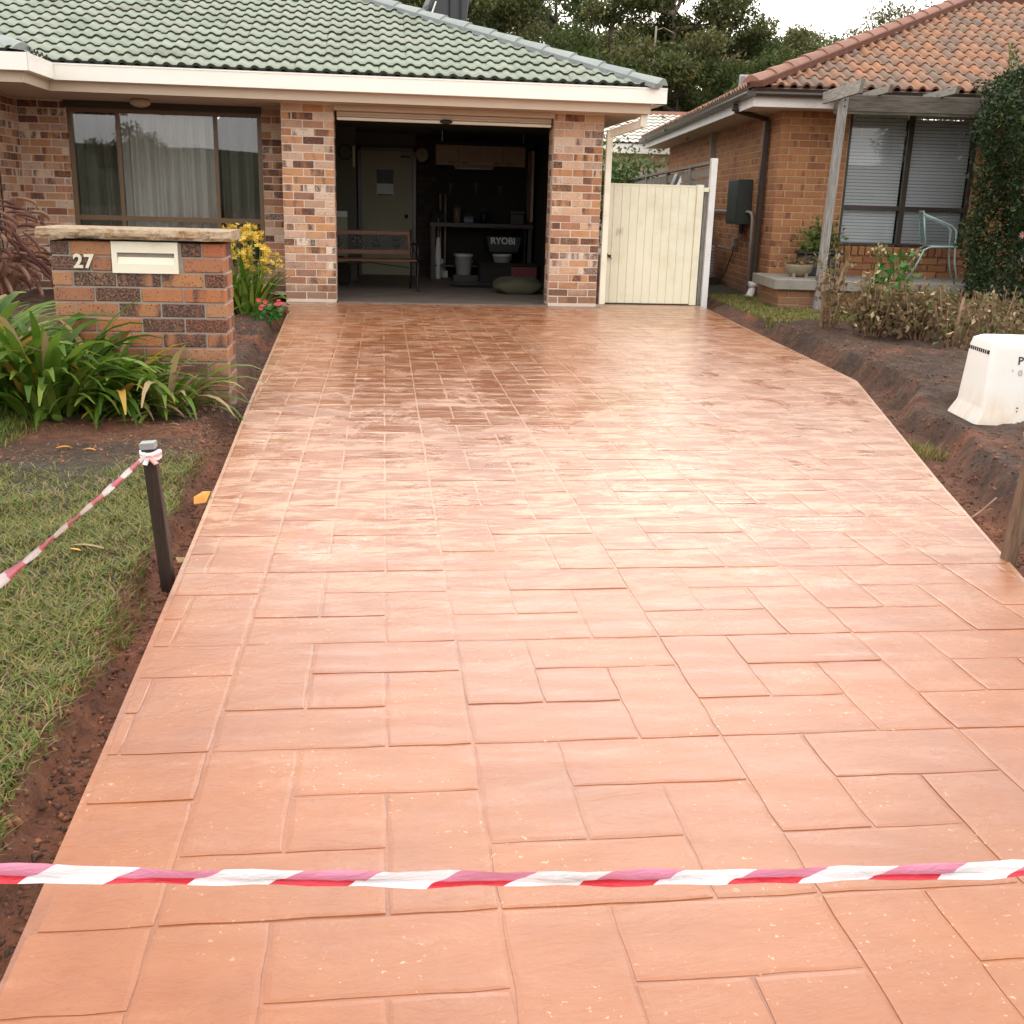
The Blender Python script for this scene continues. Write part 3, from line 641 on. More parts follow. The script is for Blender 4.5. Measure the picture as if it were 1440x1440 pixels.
# window in the recess
wf = MB(); Y0, Y1 = FR+.03, FR+.09
for x0, x1 in ((-2.54, -2.49), (-.36, -.31), (-2.0, -1.955), (-.875, -.83)): wf.box(x0, x1, Y0, Y1, .29, 2.12)
win = wf.build('window_frame', 'brown_aluminium', house)
for z0, z1 in ((.29, .33), (.85, .905), (2.075, 2.12)):
    for x0, x1 in ((-2.49, -2.0), (-1.955, -.875), (-.83, -.36)): MB().box(x0, x1, Y0-.004, Y1-.003, z0, z1).build('rail', 'brown_aluminium', win)
for x0, x1 in ((-2.49, -2.0), (-1.955, -.875), (-.83, -.36)):
    MB().box(x0, x1, FR+.058, FR+.062, .905, 2.075).build('pane', 'window_glass', win); MB().box(x0, x1, FR+.058, FR+.062, .33, .85).build('pane', 'window_glass', win)
MB().box(-2.56, -.30, FR-.03, FR+.2, 2.12, 2.25).build('head_board', 'dark_brown', house)
MB().box(-2.54, -.31, FR-.02, FR+.03, .262, .29).build('window_sill', 'brown_aluminium', house)

# curtains behind the glass
def curtain(x0, x1, label, fold, seed, mat='curtain_dim'):
    n = int((x1-x0)/.008); V = []; r = np.random.RandomState(seed); ph = np.cumsum(.5+r.rand(n)*1.0)*fold
    for i in range(n+1):
        x = x0+(x1-x0)*i/n; t = ph[min(i, n-1)]
        for z, a in ((.12, 1.), (1.1, .85), (2.1, .6)): V.append((x, FR+.22+.075*a*math.sin(t)+.025*math.sin(t*2.3+seed), z))
    F = [(3*i+j, 3*i+3+j, 3*i+4+j, 3*i+1+j) for i in range(n) for j in (0, 1)]
    o = put('curtain', raw_mesh('curtain', [(a+HX, b+HY, c) for a, b, c in V], F, mat, smooth=True)); tag(o, label, 'curtain', 'curtains in the front window')
curtain(-1.99, -.84, 'pale sheer curtain in gathered folds behind the wide middle window pane', .30, 1, 'curtain_cloth')
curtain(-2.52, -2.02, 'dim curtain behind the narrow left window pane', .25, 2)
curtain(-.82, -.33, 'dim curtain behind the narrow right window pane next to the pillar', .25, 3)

# ------------------------------------------------------------------ roof tile meshes
def tile_mesh(name, W, L, rolls, amp, th, mats, seg=6, kind='roman'):
    n = seg*rolls; xs = [W*i/n for i in range(n+1)]
    def pr(x):
        t = (x/W*rolls) % 1
        if kind == 'roman': return amp*(max(0, math.sin(math.pi*((t)/.62)))**.8 if t < .62 else 0)
        return amp*abs(math.sin(math.pi*t))**.75
    V = []
    for y, b in ((0, 0), (0, th), (L*.5, th*.62), (L, th*.2)):
        for x in xs: V.append((x, y+(0.006 if b == th and y == 0 else 0), pr(x)+b - (.004 if (b == 0) else 0)))
    k = n+1; F = []; mi = []
    for r_ in range(3):
        for i in range(n): F.append((r_*k+i, r_*k+i+1, (r_+1)*k+i+1, (r_+1)*k+i)); mi.append(1 if r_ == 0 else 0)
    me = raw_mesh(name, V, F, mats, mi); me.polygons.foreach_set('use_smooth', [m_ == 0 for m_ in mi]); return me
def cut_mesh(me, co, no):
    bm = bmesh.new(); bm.from_mesh(me); bmesh.ops.bisect_plane(bm, geom=bm.verts[:]+bm.edges[:]+bm.faces[:], plane_co=co, plane_no=no, clear_outer=True)
    m2 = me.copy(); bm.to_mesh(m2); k = len(bm.faces); bm.free(); return m2 if k else None
def roof_face(P, base, o, u, s, W, L, ncol, nrow, planes, pri, shift=0):
    """o eave origin, u along the eave, s up the slope; planes = [(co,no)] keep the side no points away from"""
    o, u, s = Vector(o), Vector(u).normalized(), Vector(s).normalized(); n = u.cross(s)
    for r_ in range(nrow):
        for c_ in range(ncol):
            p = o+u*(c_*W+(shift if r_ % 2 else 0))+s*(r_*L)+n*rng.uniform(0, .002)
            M = Matrix(((u.x, s.x, n.x, p.x), (u.y, s.y, n.y, p.y), (u.z, s.z, n.z, p.z), (0, 0, 0, 1))) @ Matrix.Rotation(rng.gauss(0, .006), 4, 'Z') @ Matrix.Rotation(rng.gauss(0, .004), 4, 'Y') @ Matrix.Translation((0, rng.gauss(0, .004), rng.uniform(0, .004)))
            cs = [p, p+u*W, p+s*L, p+u*W+s*L]; me = base; ok = True
            for co, no in planes:
                co, no = Vector(co), Vector(no); d = [(c-co).dot(no) for c in cs]
                if min(d) >= -.01: ok = False; break
                if max(d) > 0:
                    Mi = M.inverted(); me = cut_mesh(me, Mi @ co, Mi.to_3x3() @ no)
                    if me is None: ok = False; break
            if ok: P.add(me, M, pri(c_, r_, p))
def caps(name, parent, p, q, mat, n, wdt=.115, hgt=.075, mat2=None):
    p, q = Vector(p), Vector(q); d = (q-p)/n; L = d.length
    V = []; F = []; seg = 5
    for y, b in ((0, .022), (L*1.06, 0.0)):
        for i in range(seg+1):
            t = i/seg; x = (t*2-1)*wdt; z = hgt*(1-abs(t*2-1)**1.6)+b; V.append((x, y, z))
    k = seg+1; F = [(i, i+1, k+i+1, k+i) for i in range(seg)]+[tuple(range(seg+1))[::-1], tuple(range(k, 2*k))]
    me = raw_mesh(name, V, F, mat); y = d.normalized(); x = y.cross(Vector((0, 0, 1))).normalized(); z = x.cross(y)
    for i in range(n):
        o = p+d*i; put(name, me, parent, Matrix(((x.x, y.x, z.x, o.x), (x.y, y.y, z.y, o.y), (x.z, y.z, z.z, o.z), (0, 0, 0, 1))))

# main roof
TP = .385; sl_ = Vector((0, 1, TP)).normalized()
tg = tile_mesh('roof_tile', .30, .345, 2, .027, .027, ['roof_tile_green', 'tile_edge_dark'])
P = Pieces(); e0 = Vector((-4.9+.0, GF+.02, 2.452))
hipn = Vector((1, 1, 0)).normalized(); hipc = (4.27-.09, GF-.0-.0, 2.45)
wingn = Vector((-1, .0, 0))
roof_face(P, tg, e0+Vector((0, 0, 0)), (1, 0, 0), sl_, .30, .318, 31, 22, [(hipc, hipn), ((-2.30, -.6, 2.45), Vector((-1, -1, 0)).normalized())], lambda c, r_, p: r_*1.0 + (0 if -3.5 < p.x else 30))
P.finish('roof_tile', house, 300, 'upper_tiles')
apex = Vector((4.18-6.2, GF+6.2, 2.45+TP*6.2))
mb = MB(); mb.add([(-5, GF+.03, 2.43), (4.18, GF+.03, 2.43), tuple(apex-Vector((0, 0, .03))), (-5, apex.y, apex.z-.03)], [(0, 1, 2, 3)])
mb.add([(4.19, GF+.03, 2.43), (4.19, GF+12, 2.43), tuple(apex-Vector((0, 0, .03)))], [(0, 1, 2)])
mb.add([(-5, -1.35, 2.44), (-2.27, -1.35, 2.44), (-2.27-2.0, -1.35+2.0, 2.44+TP*2), (-5, .65, 2.44+TP*2)], [(0, 1, 2, 3)]); mb.add([(-2.27, -1.35, 2.44), (-2.27, GF, 2.44), (-3.1, GF+.83, 2.44+TP*.83), (-3.1-1.17, .65, 2.44+TP*2)], [(0, 1, 2, 3)])
mb.build('roof_deck', 'roof_bedding', house)
# bedding mortar under the hip, then caps
hp, hq = Vector((4.21, GF+.02, 2.46)), Vector((4.21-6.0, GF+6.02, 2.46+TP*6.0))
MB().bar(hp+Vector((-.05, -.05, .0)), hq+Vector((-.05, -.05, .0)), .16, .05).build('hip_bedding', 'roof_bedding', house)
caps('ridge_cap', house, hp, hq, 'roof_cap_grey', 21)
wp, wq = Vector((-2.30, -1.33, 2.45)), Vector((-2.30-1.9, -1.33+1.9, 2.45+TP*1.9)); caps('ridge_cap', house, wp, wq, 'roof_cap_grey', 6)
P = Pieces(); roof_face(P, tg, (-5.3, -1.37, 2.452), (1, 0, 0), sl_, .30, .318, 10, 6, [((-2.36, -1.37, 2.45), hipn)], lambda c, r_, p: 0)
sr = Vector((-1, 0, TP)).normalized(); roof_face(P, tg, (-2.26, -1.37, 2.452), (0, 1, 0), sr, .30, .318, 7, 5, [((-2.27, -1.30, 2.45), (Vector((-1, -1, 0))).normalized()), ((-2.3, -.62, 2.45), Vector((1, 1, 0)).normalized())], lambda c, r_, p: 0)
P.finish('roof_tile', house, 0, 'wing_tiles')
# ================================================================== brick letterbox pier
MX0, MY0, MZ = -1.871, 6.45, .925
pier = thing('letterbox_pier', 'low orange and black brick letterbox pier with sandstone cap beside the driveway', 'letterbox', (MX0, MY0, 0))
W_ = .955; P = Pieces(); row_z0 = .925-11*.086
pat = [[.10, .225, 'p', .11, .115], [.21, .11, 'p', .225], [.105, .225, .235, .225, .11], [.215, .24, .225, .225], [.105, .225, .225, .235, .11], [.21, .24, .225, .225], [.105, .225, .225, .235, .11], [.215, .24, .225, .225], [.105, .225, .225, .235, .11], [.215, .24, .225, .225], [.105, .225, .225, .235, .11]]
for r_, ws in enumerate(pat):
    z = .925-.043-r_*.086; x = 0
    if 'p' in ws:
        i = ws.index('p'); L = ws[:i]; Rr = ws[i+1:]; xs = []; x = 0
        for l in L: xs.append((x, l)); x += l+.010
        x = W_
        for l in Rr[::-1]: x -= l; xs.append((x, l)); x -= .010
    else:
        tot = sum(ws)+.010*(len(ws)-1); k = (W_-.010*(len(ws)-1))/sum(ws); xs = []; x = 0
        for l in ws: xs.append((x, l*k)); x += l*k+.010
    for (x, l) in xs:
        P.add(brick_mesh(l, .11, .076, 'pier_brick'), Matrix.Translation((x+l/2, .055+rng.uniform(-.002, .002), z)), 0)
    # right and left returns, and the back
    for (u0, l) in ([(.125, .105), (.24, .13)] if r_ % 2 else [(.125, .225)]):
        P.add(brick_mesh(.10, l, .076, 'pier_brick'), Matrix.Translation((W_-.05-.001, u0+l/2, z)), 1)
        P.add(brick_mesh(.10, l, .076, 'pier_brick'), Matrix.Translation((.051, u0+l/2, z)), 2)
P.finish('brick', pier, 300)
MB().box(.006, W_-.006, .006, .364, -.08, .918).build('mortar_core', 'mortar_grey', pier)
# sandstone cap with a rock face
nu = 60; V = []; F = []; prof = [(.0, -.02), (-.012, .0), (-.022, .3), (-.018, .6), (-.006, .9), (.02, 1.0)]
x0, x1, z0, z1 = -.057, 1.010, .937-0.0, .994
for i in range(nu+1):
    x = x0+(x1-x0)*i/nu
    for j, (dy, t) in enumerate(prof):
        n_ = .018*(fbm(np.array([x*3.]), np.array([t*2.+4.]), 4, 3, 3)[0]-.5)*2 if 0 < j < 5 else 0
        zz = z0+(z1-z0)*max(t, 0)+(.006*(fbm(np.array([x]), np.array([0.]), 9, 2, 5)[0]-.5)*2 if j in (0, 1) else 0)
        V.append((x, -.04+dy+n_, zz))
    V.append((x, .40, z1)); V.append((x, .40, z0))
k = 8
for i in range(nu):
    for j in range(k): a = i*k+j; b = i*k+(j+1) % k; F.append((a, a+k, b+k, b))
F += [tuple(range(k)), tuple(nu*k+j for j in range(k))[::-1]]
me = raw_mesh('cap_stone', V, F, 'sandstone'); bm = bmesh.new(); bm.from_mesh(me); bmesh.ops.recalc_face_normals(bm, faces=bm.faces); bm.to_mesh(me); bm.free()
put('cap_stone', me, pier)
# mail slot plate
px0, px1, pz0, pz1 = .336, .702, .748, .923; sx0, sx1, sz0, sz1 = .365, .682, .80, .862
fp = MB(); fp.box(px0, px1, -.012, .03, sz1, pz1); fp.box(px0, px1, -.012, .03, pz0, sz0); fp.box(px0, sx0, -.012, .03, sz0, sz1); fp.box(sx1, px1, -.012, .03, sz0, sz1); fp.box(sx0, sx1, .02, .03, sz0, sz1)
fp = fp.build('mail_plate', 'cream_paint', pier)
mb = MB(); mb.add([(sx0+.001, -.0125, sz0-.002), (sx1-.001, -.0125, sz0-.002), (sx1-.001, .016, sz1-.004), (sx0+.001, .016, sz1-.004), (sx0+.001, -.009, sz0-.002), (sx1-.001, -.009, sz0-.002), (sx1-.001, .0185, sz1-.004), (sx0+.001, .0185, sz1-.004)], [(0, 1, 2, 3), (7, 6, 5, 4), (0, 4, 5, 1), (3, 2, 6, 7), (0, 3, 7, 4), (1, 5, 6, 2)]); mb.build('mail_flap', 'cream_paint', fp)
def text_mesh(name, s, size, ext, mat, off=0, sp=1.):
    cu = bpy.data.curves.new(name, 'FONT'); cu.body = s; cu.size = size; cu.extrude = ext; cu.offset = off; cu.space_character = sp; cu.align_x = 'CENTER'; cu.align_y = 'CENTER'; cu.resolution_u = 4
    o = bpy.data.objects.new(name, cu); link(o); dg = bpy.context.evaluated_depsgraph_get(); dg.update()
    me = bpy.data.meshes.new_from_object(o.evaluated_get(dg)); bpy.data.objects.remove(o); me.materials.clear(); me.materials.append(MATS[mat]); me.name = name; return me
RX90 = Matrix.Rotation(R(90), 4, 'X')
for s, x in (('2', .150), ('7', .209)):
    put('house_number', text_mesh('house_number', s, .105, .006, 'number_cream', .0035), pier, Matrix.Translation((x, -.008, .806)) @ RX90, label='cream raised numeral '+s+' on the brick front')

# ================================================================== things in the garage  (world coordinates)
def W(x, y, z=0): return (HX+x, HY+y, z)
# garden bench
bench = thing('garden_bench', 'wooden slat garden bench with black iron arms and lattice back inside the garage', 'bench', W(.95, 1.75), R(10))
def bench_parts(t):
    hw = .60
    for k, y in enumerate((-.22, -.145, -.07, .005, .08, .15)): MB().box(-hw, hw, y, y+.055, .40, .42).build('seat_slat', 'bench_wood', t, bevel=.004)
    MB().box(-hw, hw, .185, .21, .47, .53).build('back_rail', 'bench_wood', t, bevel=.004, M=None)
    MB().box(-hw, hw, .235, .26, .72, .775).build('back_rail', 'bench_wood', t, bevel=.004)
    for s in (-1, 1): MB().bar((s*(hw-.02), .197, .53), (s*(hw-.02), .247, .72), .045, .025).build('back_stile', 'bench_wood', t)
    mb = MB(); n = 26
    for i in range(-4, n):
        for s in (-1, 1):
            xa = -hw+.03+i*.0445; pts = []
            for kk in range(2): pts.append((xa+(s*.19/2 if kk else -s*.19/2)+.095, .198+.05*kk, .53+.19*kk))
            if -hw < pts[0][0] < hw and -hw < pts[1][0] < hw: mb.bar(pts[0], pts[1], .010, .008)
    for cx in (-.4, -.13, .13, .4):
        for a in range(6): mb.ball((cx+.045*math.cos(a*1.047), .222, .625+.05*math.sin(a*1.047)), (.028, .008, .028), 6, 4)
    mb.build('lattice_panel', 'iron_black', t, stuff=True)
    for s in (-1, 1):
        x = s*(hw+.005); e = MB()
        e.tube([(x, .22, .80), (x, .20, .62), (x, .17, .44), (x, .20, .25), (x, .27, 0)], [.014, .014, .016, .014, .018], 6)
        e.build('rear_leg', 'iron_black', t, True)
        MB().tube([(x, -.22, .40), (x, -.25, .28), (x, -.20, .15), (x, -.27, 0)], [.016, .015, .013, .019], 6).build('front_leg', 'iron_black', t, True)
        MB().tube([(x, .19, .60), (x, .05, .625), (x, -.15, .61), (x, -.25, .57), (x, -.24, .50), (x, -.22, .41)], .014, 6).tube([(x, .10, .61), (x, .02, .52), (x, -.08, .50), (x, -.10, .43)], .008, 6).build('arm_rest', 'iron_black', t, True)
        MB().tube([(x, .17, .385), (x, -.22, .385)], .012, 6).build('side_bar', 'iron_black', t)
    MB().tube([(-hw, 0, .30), (0, 0, .37), (hw, 0, .30)], .007, 6).build('brace', 'iron_black', t, True)
bench_parts(bench)
YB = 4.69
cl = MB().lathe([(.10, 0), (.105, .012), (.095, .02), (.0001, .02)], (0, 0, 0), 24)
c_ = thing('wall_clock', 'round pale wall clock on the dark brick strip right of the inner door', 'clock', W(1.74, 4.585, 1.86)); M = Matrix.Rotation(R(90), 4, 'X')
cl.build('clock_case', 'door_white', c_, True, M=M); MB().box(-.004, .004, 0, .06, .021, .024).box(0, .045, -.004, .004, .0245, .027).build('clock_hands', 'iron_black', c_, M=M)
cal = thing('wall_calendar', 'dark picture calendar with white lower page hung on the inner door', 'calendar', W(1.17, 4.655, 1.42))
MB().box(-.13, .13, -.004, .0, 0, .20).build('picture_page', 'iron_black', cal); MB().box(-.13, .13, -.003, .0, -.19, -.01).build('date_page', 'paper_white', cal); MB().box(-.12, .12, -.006, -.0035, -.185, -.165).build('printed_band', 'iron_black', cal)
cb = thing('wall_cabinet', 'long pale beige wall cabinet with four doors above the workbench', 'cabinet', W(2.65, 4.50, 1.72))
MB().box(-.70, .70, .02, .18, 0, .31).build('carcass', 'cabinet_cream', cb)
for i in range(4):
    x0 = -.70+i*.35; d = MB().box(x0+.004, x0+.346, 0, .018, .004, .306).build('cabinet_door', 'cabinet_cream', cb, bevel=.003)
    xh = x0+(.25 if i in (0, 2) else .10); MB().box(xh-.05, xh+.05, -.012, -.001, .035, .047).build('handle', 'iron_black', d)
tl = thing('fluorescent_light', 'unlit fluorescent tube fixed under the wall cabinet', 'light', W(2.55, 4.55, 1.68))
MB().box(-.31, .31, -.03, .03, .01, .035).build('batten', 'cabinet_cream', tl); MB().tube([(-.29, 0, -.005), (.29, 0, -.005)], .013, 8).build('tube', 'fluoro_tube', tl, True)
wb = thing('workbench', 'dark cluttered workbench along the back wall under the cabinet', 'bench', W(2.6, 4.35, 0))
MB().box(-.75, .85, -.30, .3, .80, .86).build('bench_top', 'stake_dark', wb)
for x in (-.7, .8):
    for y in (-.27, .24): MB().box(x-.03, x+.03, y-.03, y+.03, .012, .80).build('leg', 'stake_dark', wb)
MB().box(-.7, .8, -.27, .25, .20, .225).build('lower_shelf', 'stake_dark', wb)
gc = thing('mower_catcher', 'black fabric grass catcher with pale lettering standing on the workbench', 'grass catcher', W(2.98, 4.02, .42))
me = MB(); me.add([(-.24, -.12, 0), (.24, -.12, 0), (.30, -.14, .28), (-.30, -.14, .28), (-.24, .22, 0), (.24, .22, 0), (.30, .24, .30), (-.30, .24, .30)], [(0, 1, 2, 3), (1, 5, 6, 2), (5, 4, 7, 6), (4, 0, 3, 7), (3, 2, 6, 7), (4, 5, 1, 0)])
me.build('bag', 'black_plastic', gc, bevel=.03); put('lettering', text_mesh('lettering', 'RYOBI', .135, .001, 'paper_white', .004), gc, Matrix.Translation((-.02, -.148, .19)) @ Matrix.Rotation(R(86), 4, 'X'))
MB().tube([(-.22, 0, .30), (-.15, -.02, .38), (.15, -.02, .38), (.22, 0, .30)], .012, 6).build('handle', 'black_plastic', gc, True)
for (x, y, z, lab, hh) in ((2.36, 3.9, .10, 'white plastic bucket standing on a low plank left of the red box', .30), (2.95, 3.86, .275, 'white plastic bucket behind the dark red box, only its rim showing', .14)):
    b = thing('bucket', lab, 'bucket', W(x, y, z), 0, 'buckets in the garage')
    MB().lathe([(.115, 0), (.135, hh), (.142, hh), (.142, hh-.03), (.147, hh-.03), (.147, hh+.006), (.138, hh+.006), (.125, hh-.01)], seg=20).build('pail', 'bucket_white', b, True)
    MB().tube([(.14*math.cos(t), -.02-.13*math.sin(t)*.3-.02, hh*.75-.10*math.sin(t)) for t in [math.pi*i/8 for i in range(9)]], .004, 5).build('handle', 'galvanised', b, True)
sh_ = MB().box(HX+2.2, HX+2.62, HY+3.72, HY+4.0, .012, .10).build('timber_plank', 'stake_dark'); tag(sh_, 'dark low timber block under the white bucket in the garage', 'timber')
bx = thing('storage_box', 'low dark red chest on the garage floor behind the green bag', 'box', W(3.02, 3.55, 0))
MB().box(-.45, .42, -.2, .2, .012, .27).build('chest', 'interior_dark', bx, bevel=.01); MB().box(.02, .40, -.215, -.201, .03, .26).build('red_panel', 'red_paint', bx); MB().box(-.46, .43, -.21, .21, .272, .295).build('lid', 'interior_dark', bx, bevel=.006)
# soft bag on the floor
V = []; F = []; nu, nv = 24, 12
for i in range(nu):
    for j in range(nv+1):
        a = 2*math.pi*i/nu; b = math.pi*j/nv-math.pi/2; c1 = math.copysign(abs(math.cos(a))**.6, math.cos(a)); s1 = math.copysign(abs(math.sin(a))**.6, math.sin(a))
        k = math.cos(b)**.5 if math.cos(b) > 0 else 0; V.append((.34*c1*k, .24*s1*k, .095+.10*math.sin(b)*(1+.25*math.sin(3*a))+.012*math.sin(7*a)))
for i in range(nu):
    for j in range(nv): F.append((i*(nv+1)+j, ((i+1) % nu)*(nv+1)+j, ((i+1) % nu)*(nv+1)+j+1, i*(nv+1)+j+1))
o = put('cloth_bag', raw_mesh('cloth_bag', V, F, 'olive_cloth', smooth=True), M=Matrix.Translation(W(2.93, 1.62, .012))); tag(o, 'flat olive green stuffed bag lying on the garage floor near the right pillar', 'bag')
n = 26; V = []; F = []
for i in range(n):
    for j in range(10):
        x = (i/(n-1)-.5)*.75; y = (j/9-.5)*.30; V.append((x, y, .02+.035*fbm(np.array([x*8+3]), np.array([y*8.]), 1, 3, 4)[0]+.0*x))
for i in range(n-1):
    for j in range(9): F.append((i*10+j, (i+1)*10+j, (i+1)*10+j+1, i*10+j+1))
o = put('tarpaulin', raw_mesh('tarpaulin', V, F, 'tarp_blue'), M=Matrix.Translation(W(2.45, 2.6, .0))); tag(o, 'crumpled dark blue tarpaulin on the garage floor left of the green bag', 'tarpaulin')
# long tools leaning by the brick strip
for i, (x, lab) in enumerate(((2.03, 'white handled tool leaning on the back wall nearest the brick strip'), (2.10, 'second white handled tool leaning right of the first, tied with cloth'))):
    t = thing('garden_tool', lab, 'tool', W(x, 4.40, 0), 0, 'long handled tools by the brick strip')
    MB().tube([(0, 0, .05), (.01*i, .17, 1.28)], .016, 7).build('shaft', 'door_white' if i == 0 else 'cabinet_cream', t, True)
    MB().box(-.05, .05, -.02, .02, .012, .30 if i == 0 else .12).build('head', 'paper_white', t, bevel=.008)
t = thing('folded_parasol', 'narrow white folded parasol standing beside the brick strip', 'parasol', W(1.98, 4.12, 0)); MB().lathe([(.015, 0), (.045, .02), (.05, .35), (.03, .62), (.012, .64)], seg=10).build('canopy', 'paper_white', t, True); MB().tube([(0, 0, .64), (0, 0, .92)], .01, 6).build('pole', 'galvanised', t)
t = thing('tall_board', 'tall pale board standing against the right garage wall', 'board', W(3.40, 4.35, 0)); MB().box(0, .04, -.25, .25, .9, 1.95).build('board', 'cabinet_cream', t); MB().box(.0, .04, -.2, .2, .012, .90).build('lower_board', 'interior_dark', t)
t = thing('tool_board', 'dark pegboard of hanging hand tools above the workbench', 'pegboard', W(2.72, 4.68, 1.2)); MB().box(-.6, .6, -.02, 0, -.3, .42).build('board', 'interior_dark', t)
for i in range(9):
    x = -.52+i*.13; l = .12+.12*rng.random(); z = .30-.12*rng.random(); MB().bar((x, -.03, z), (x+rng.uniform(-.02, .02), -.03, z-l), .018, .014).box(x-.03, x+.03, -.04, -.022, z-.02, z+.02).build('hand_tool', 'interior_dark' if i % 3 else 'stake_dark', t)
t = thing('framed_board', 'narrow white framed board standing behind the left end of the garden bench', 'board', W(.40, 3.3, .3)); MB().box(-.28, .22, -.02, .0, .62, .70).build('printed_strip', 'paper_white', t); MB().box(.19, .22, -.02, .0, -.2, .62).box(-.28, .189, -.012, -.002, -.2, .619).build('board', 'door_white', t)
t = thing('tool_bag', 'small black tool bag on the floor under the garden bench', 'bag', W(.52, 2.6, .012)); MB().box(-.16, .16, -.12, .12, 0, .30).build('bag', 'interior_dark', t, bevel=.04); MB().tube([(-.1, 0, .3), (-.06, 0, .38), (.06, 0, .38), (.1, 0, .3)], .01, 6).build('handle', 'black_plastic', t)
t = thing('hanging_board', 'long dark board slung under the garage ceiling above the cabinet', 'board', W(2.6, 3.6, 1.98)); MB().box(-.75, .75, -.2, .2, 0, .03).build('board', 'interior_dark', t); 
for x in (-.6, .6): MB().bar((x, 0, .03), (x, 0, .185), .01, .01).build('hanger', 'galvanised', t)
t = thing('hose_coil', 'dark coiled hoses hung high in the left corner of the garage', 'hose', W(.62, 2.9, 1.72)); MB().tube([(.10*math.cos(a*.7), .02*a/20, .10*math.sin(a*.7)+.08) for a in range(36)], .012, 6).build('coil', 'interior_dark', t, True); MB().box(.10, .13, -.02, .01, -.12, .16).build('hook', 'door_white', t)

# ================================================================== gate, posts, side fence
gate = thing('metal_gate', 'cream ribbed metal side gate with scratches between brick pillar and white post', 'gate', (2.70, 13.35, 0))
n = 11; Wg = 1.135
for i in range(n):
    x0 = i*Wg/n+.001; x1 = (i+1)*Wg/n-.001; mb = MB(); mb.box(x0, x1, 0, .012, .015, 1.43); mb.box(x0-.0, x0+.012, -.005, -.0005, .016, 1.429)
    mb.build('panel_board', 'gate_cream', gate)
MB().box(-.0, Wg, -.006, .035, 1.431, 1.450).build('top_rail', 'gate_cream', gate); MB().box(Wg+.002, Wg+.085, -.03, .05, .0, 1.46).build('hinge_post', 'gate_cream', gate, bevel=.004); MB().box(-.0, Wg, .014, .03, .02, .07).box(0, Wg, .014, .03, .7, .75).build('back_rail', 'gate_cream', gate)
lt = MB().box(.035, .10, -.03, -.011, .575, .60).ball((.045, -.035, .60), .018, 8, 5).bar((.05, -.03, .59), (.11, -.035, .555), .012, .012).build('latch', 'iron_black', gate)
mb = MB()
for i in range(7): mb.bar((.155+.012*i, -.0125, .82+.02*(i % 3)), (.150+.013*i+.01, -.0125, .93-.02*(i % 2)), .0025, .002)
mb.build('scratch_marks', 'fence_grey', gate, stuff=True)
gp = MB().box(-.035, .035, -.035, .035, -.1, 1.775); gp.box(-.10, -.05, .03, .09, 0, 1.40, 1)
o = thing('gate_post', 'tall white timber post at the right end of the cream gate', 'post', (4.035, 13.37, 0)); MB().box(-.038, .038, -.038, .038, -.1, 1.775).build('post', 'white_paint', o, bevel=.003); MB().box(-.085, -.045, .02, .06, -.1, 1.42).build('side_batten', 'weathered_wood', o)
MB().box(-.13, -.045, -.02, .03, 1.38, 1.43).build('hinge_block', 'gate_cream', o)
sf = thing('side_fence', 'grey slatted timber fence running back beside the neighbouring house', 'fence', (4.07, 13.45, 0))
def fpt(t, z): return (.20*t/5.3, t, z)
for k, t in enumerate((.05, 1.15, 2.6, 4.1, 5.6, 7.4, 9.2)): MB().box(fpt(t, 0)[0]-.03, fpt(t, 0)[0]+.03, t, t+.07, -.05, 1.72-.02*t).build('fence_post', 'fence_grey', sf)
for k in range(9):
    z = .55+k*.135; MB().bar(fpt(0, z), fpt(9.3, z-.186), .018, .10).build('slat', 'fence_grey', sf)
MB().bar(fpt(-.05, 1.735), fpt(9.3, 1.735-.186), .07, .03).build('top_rail', 'weathered_wood', sf)
for k, (y, lab, mt) in enumerate(((15.1, 'white plastic pole leaning on the grey side fence', 'white_paint'), (15.3, 'grey blue pole leaning left of the white one on the side fence', 'galvanised'))):
    o = MB().bar((3.95-.03*k, y, 1.15), (4.14-.06*k+.05, y+.1, 1.66-.03*k), .06, .05).build('leaning_pole', mt); tag(o, lab, 'pole', 'poles leaning on the side fence')

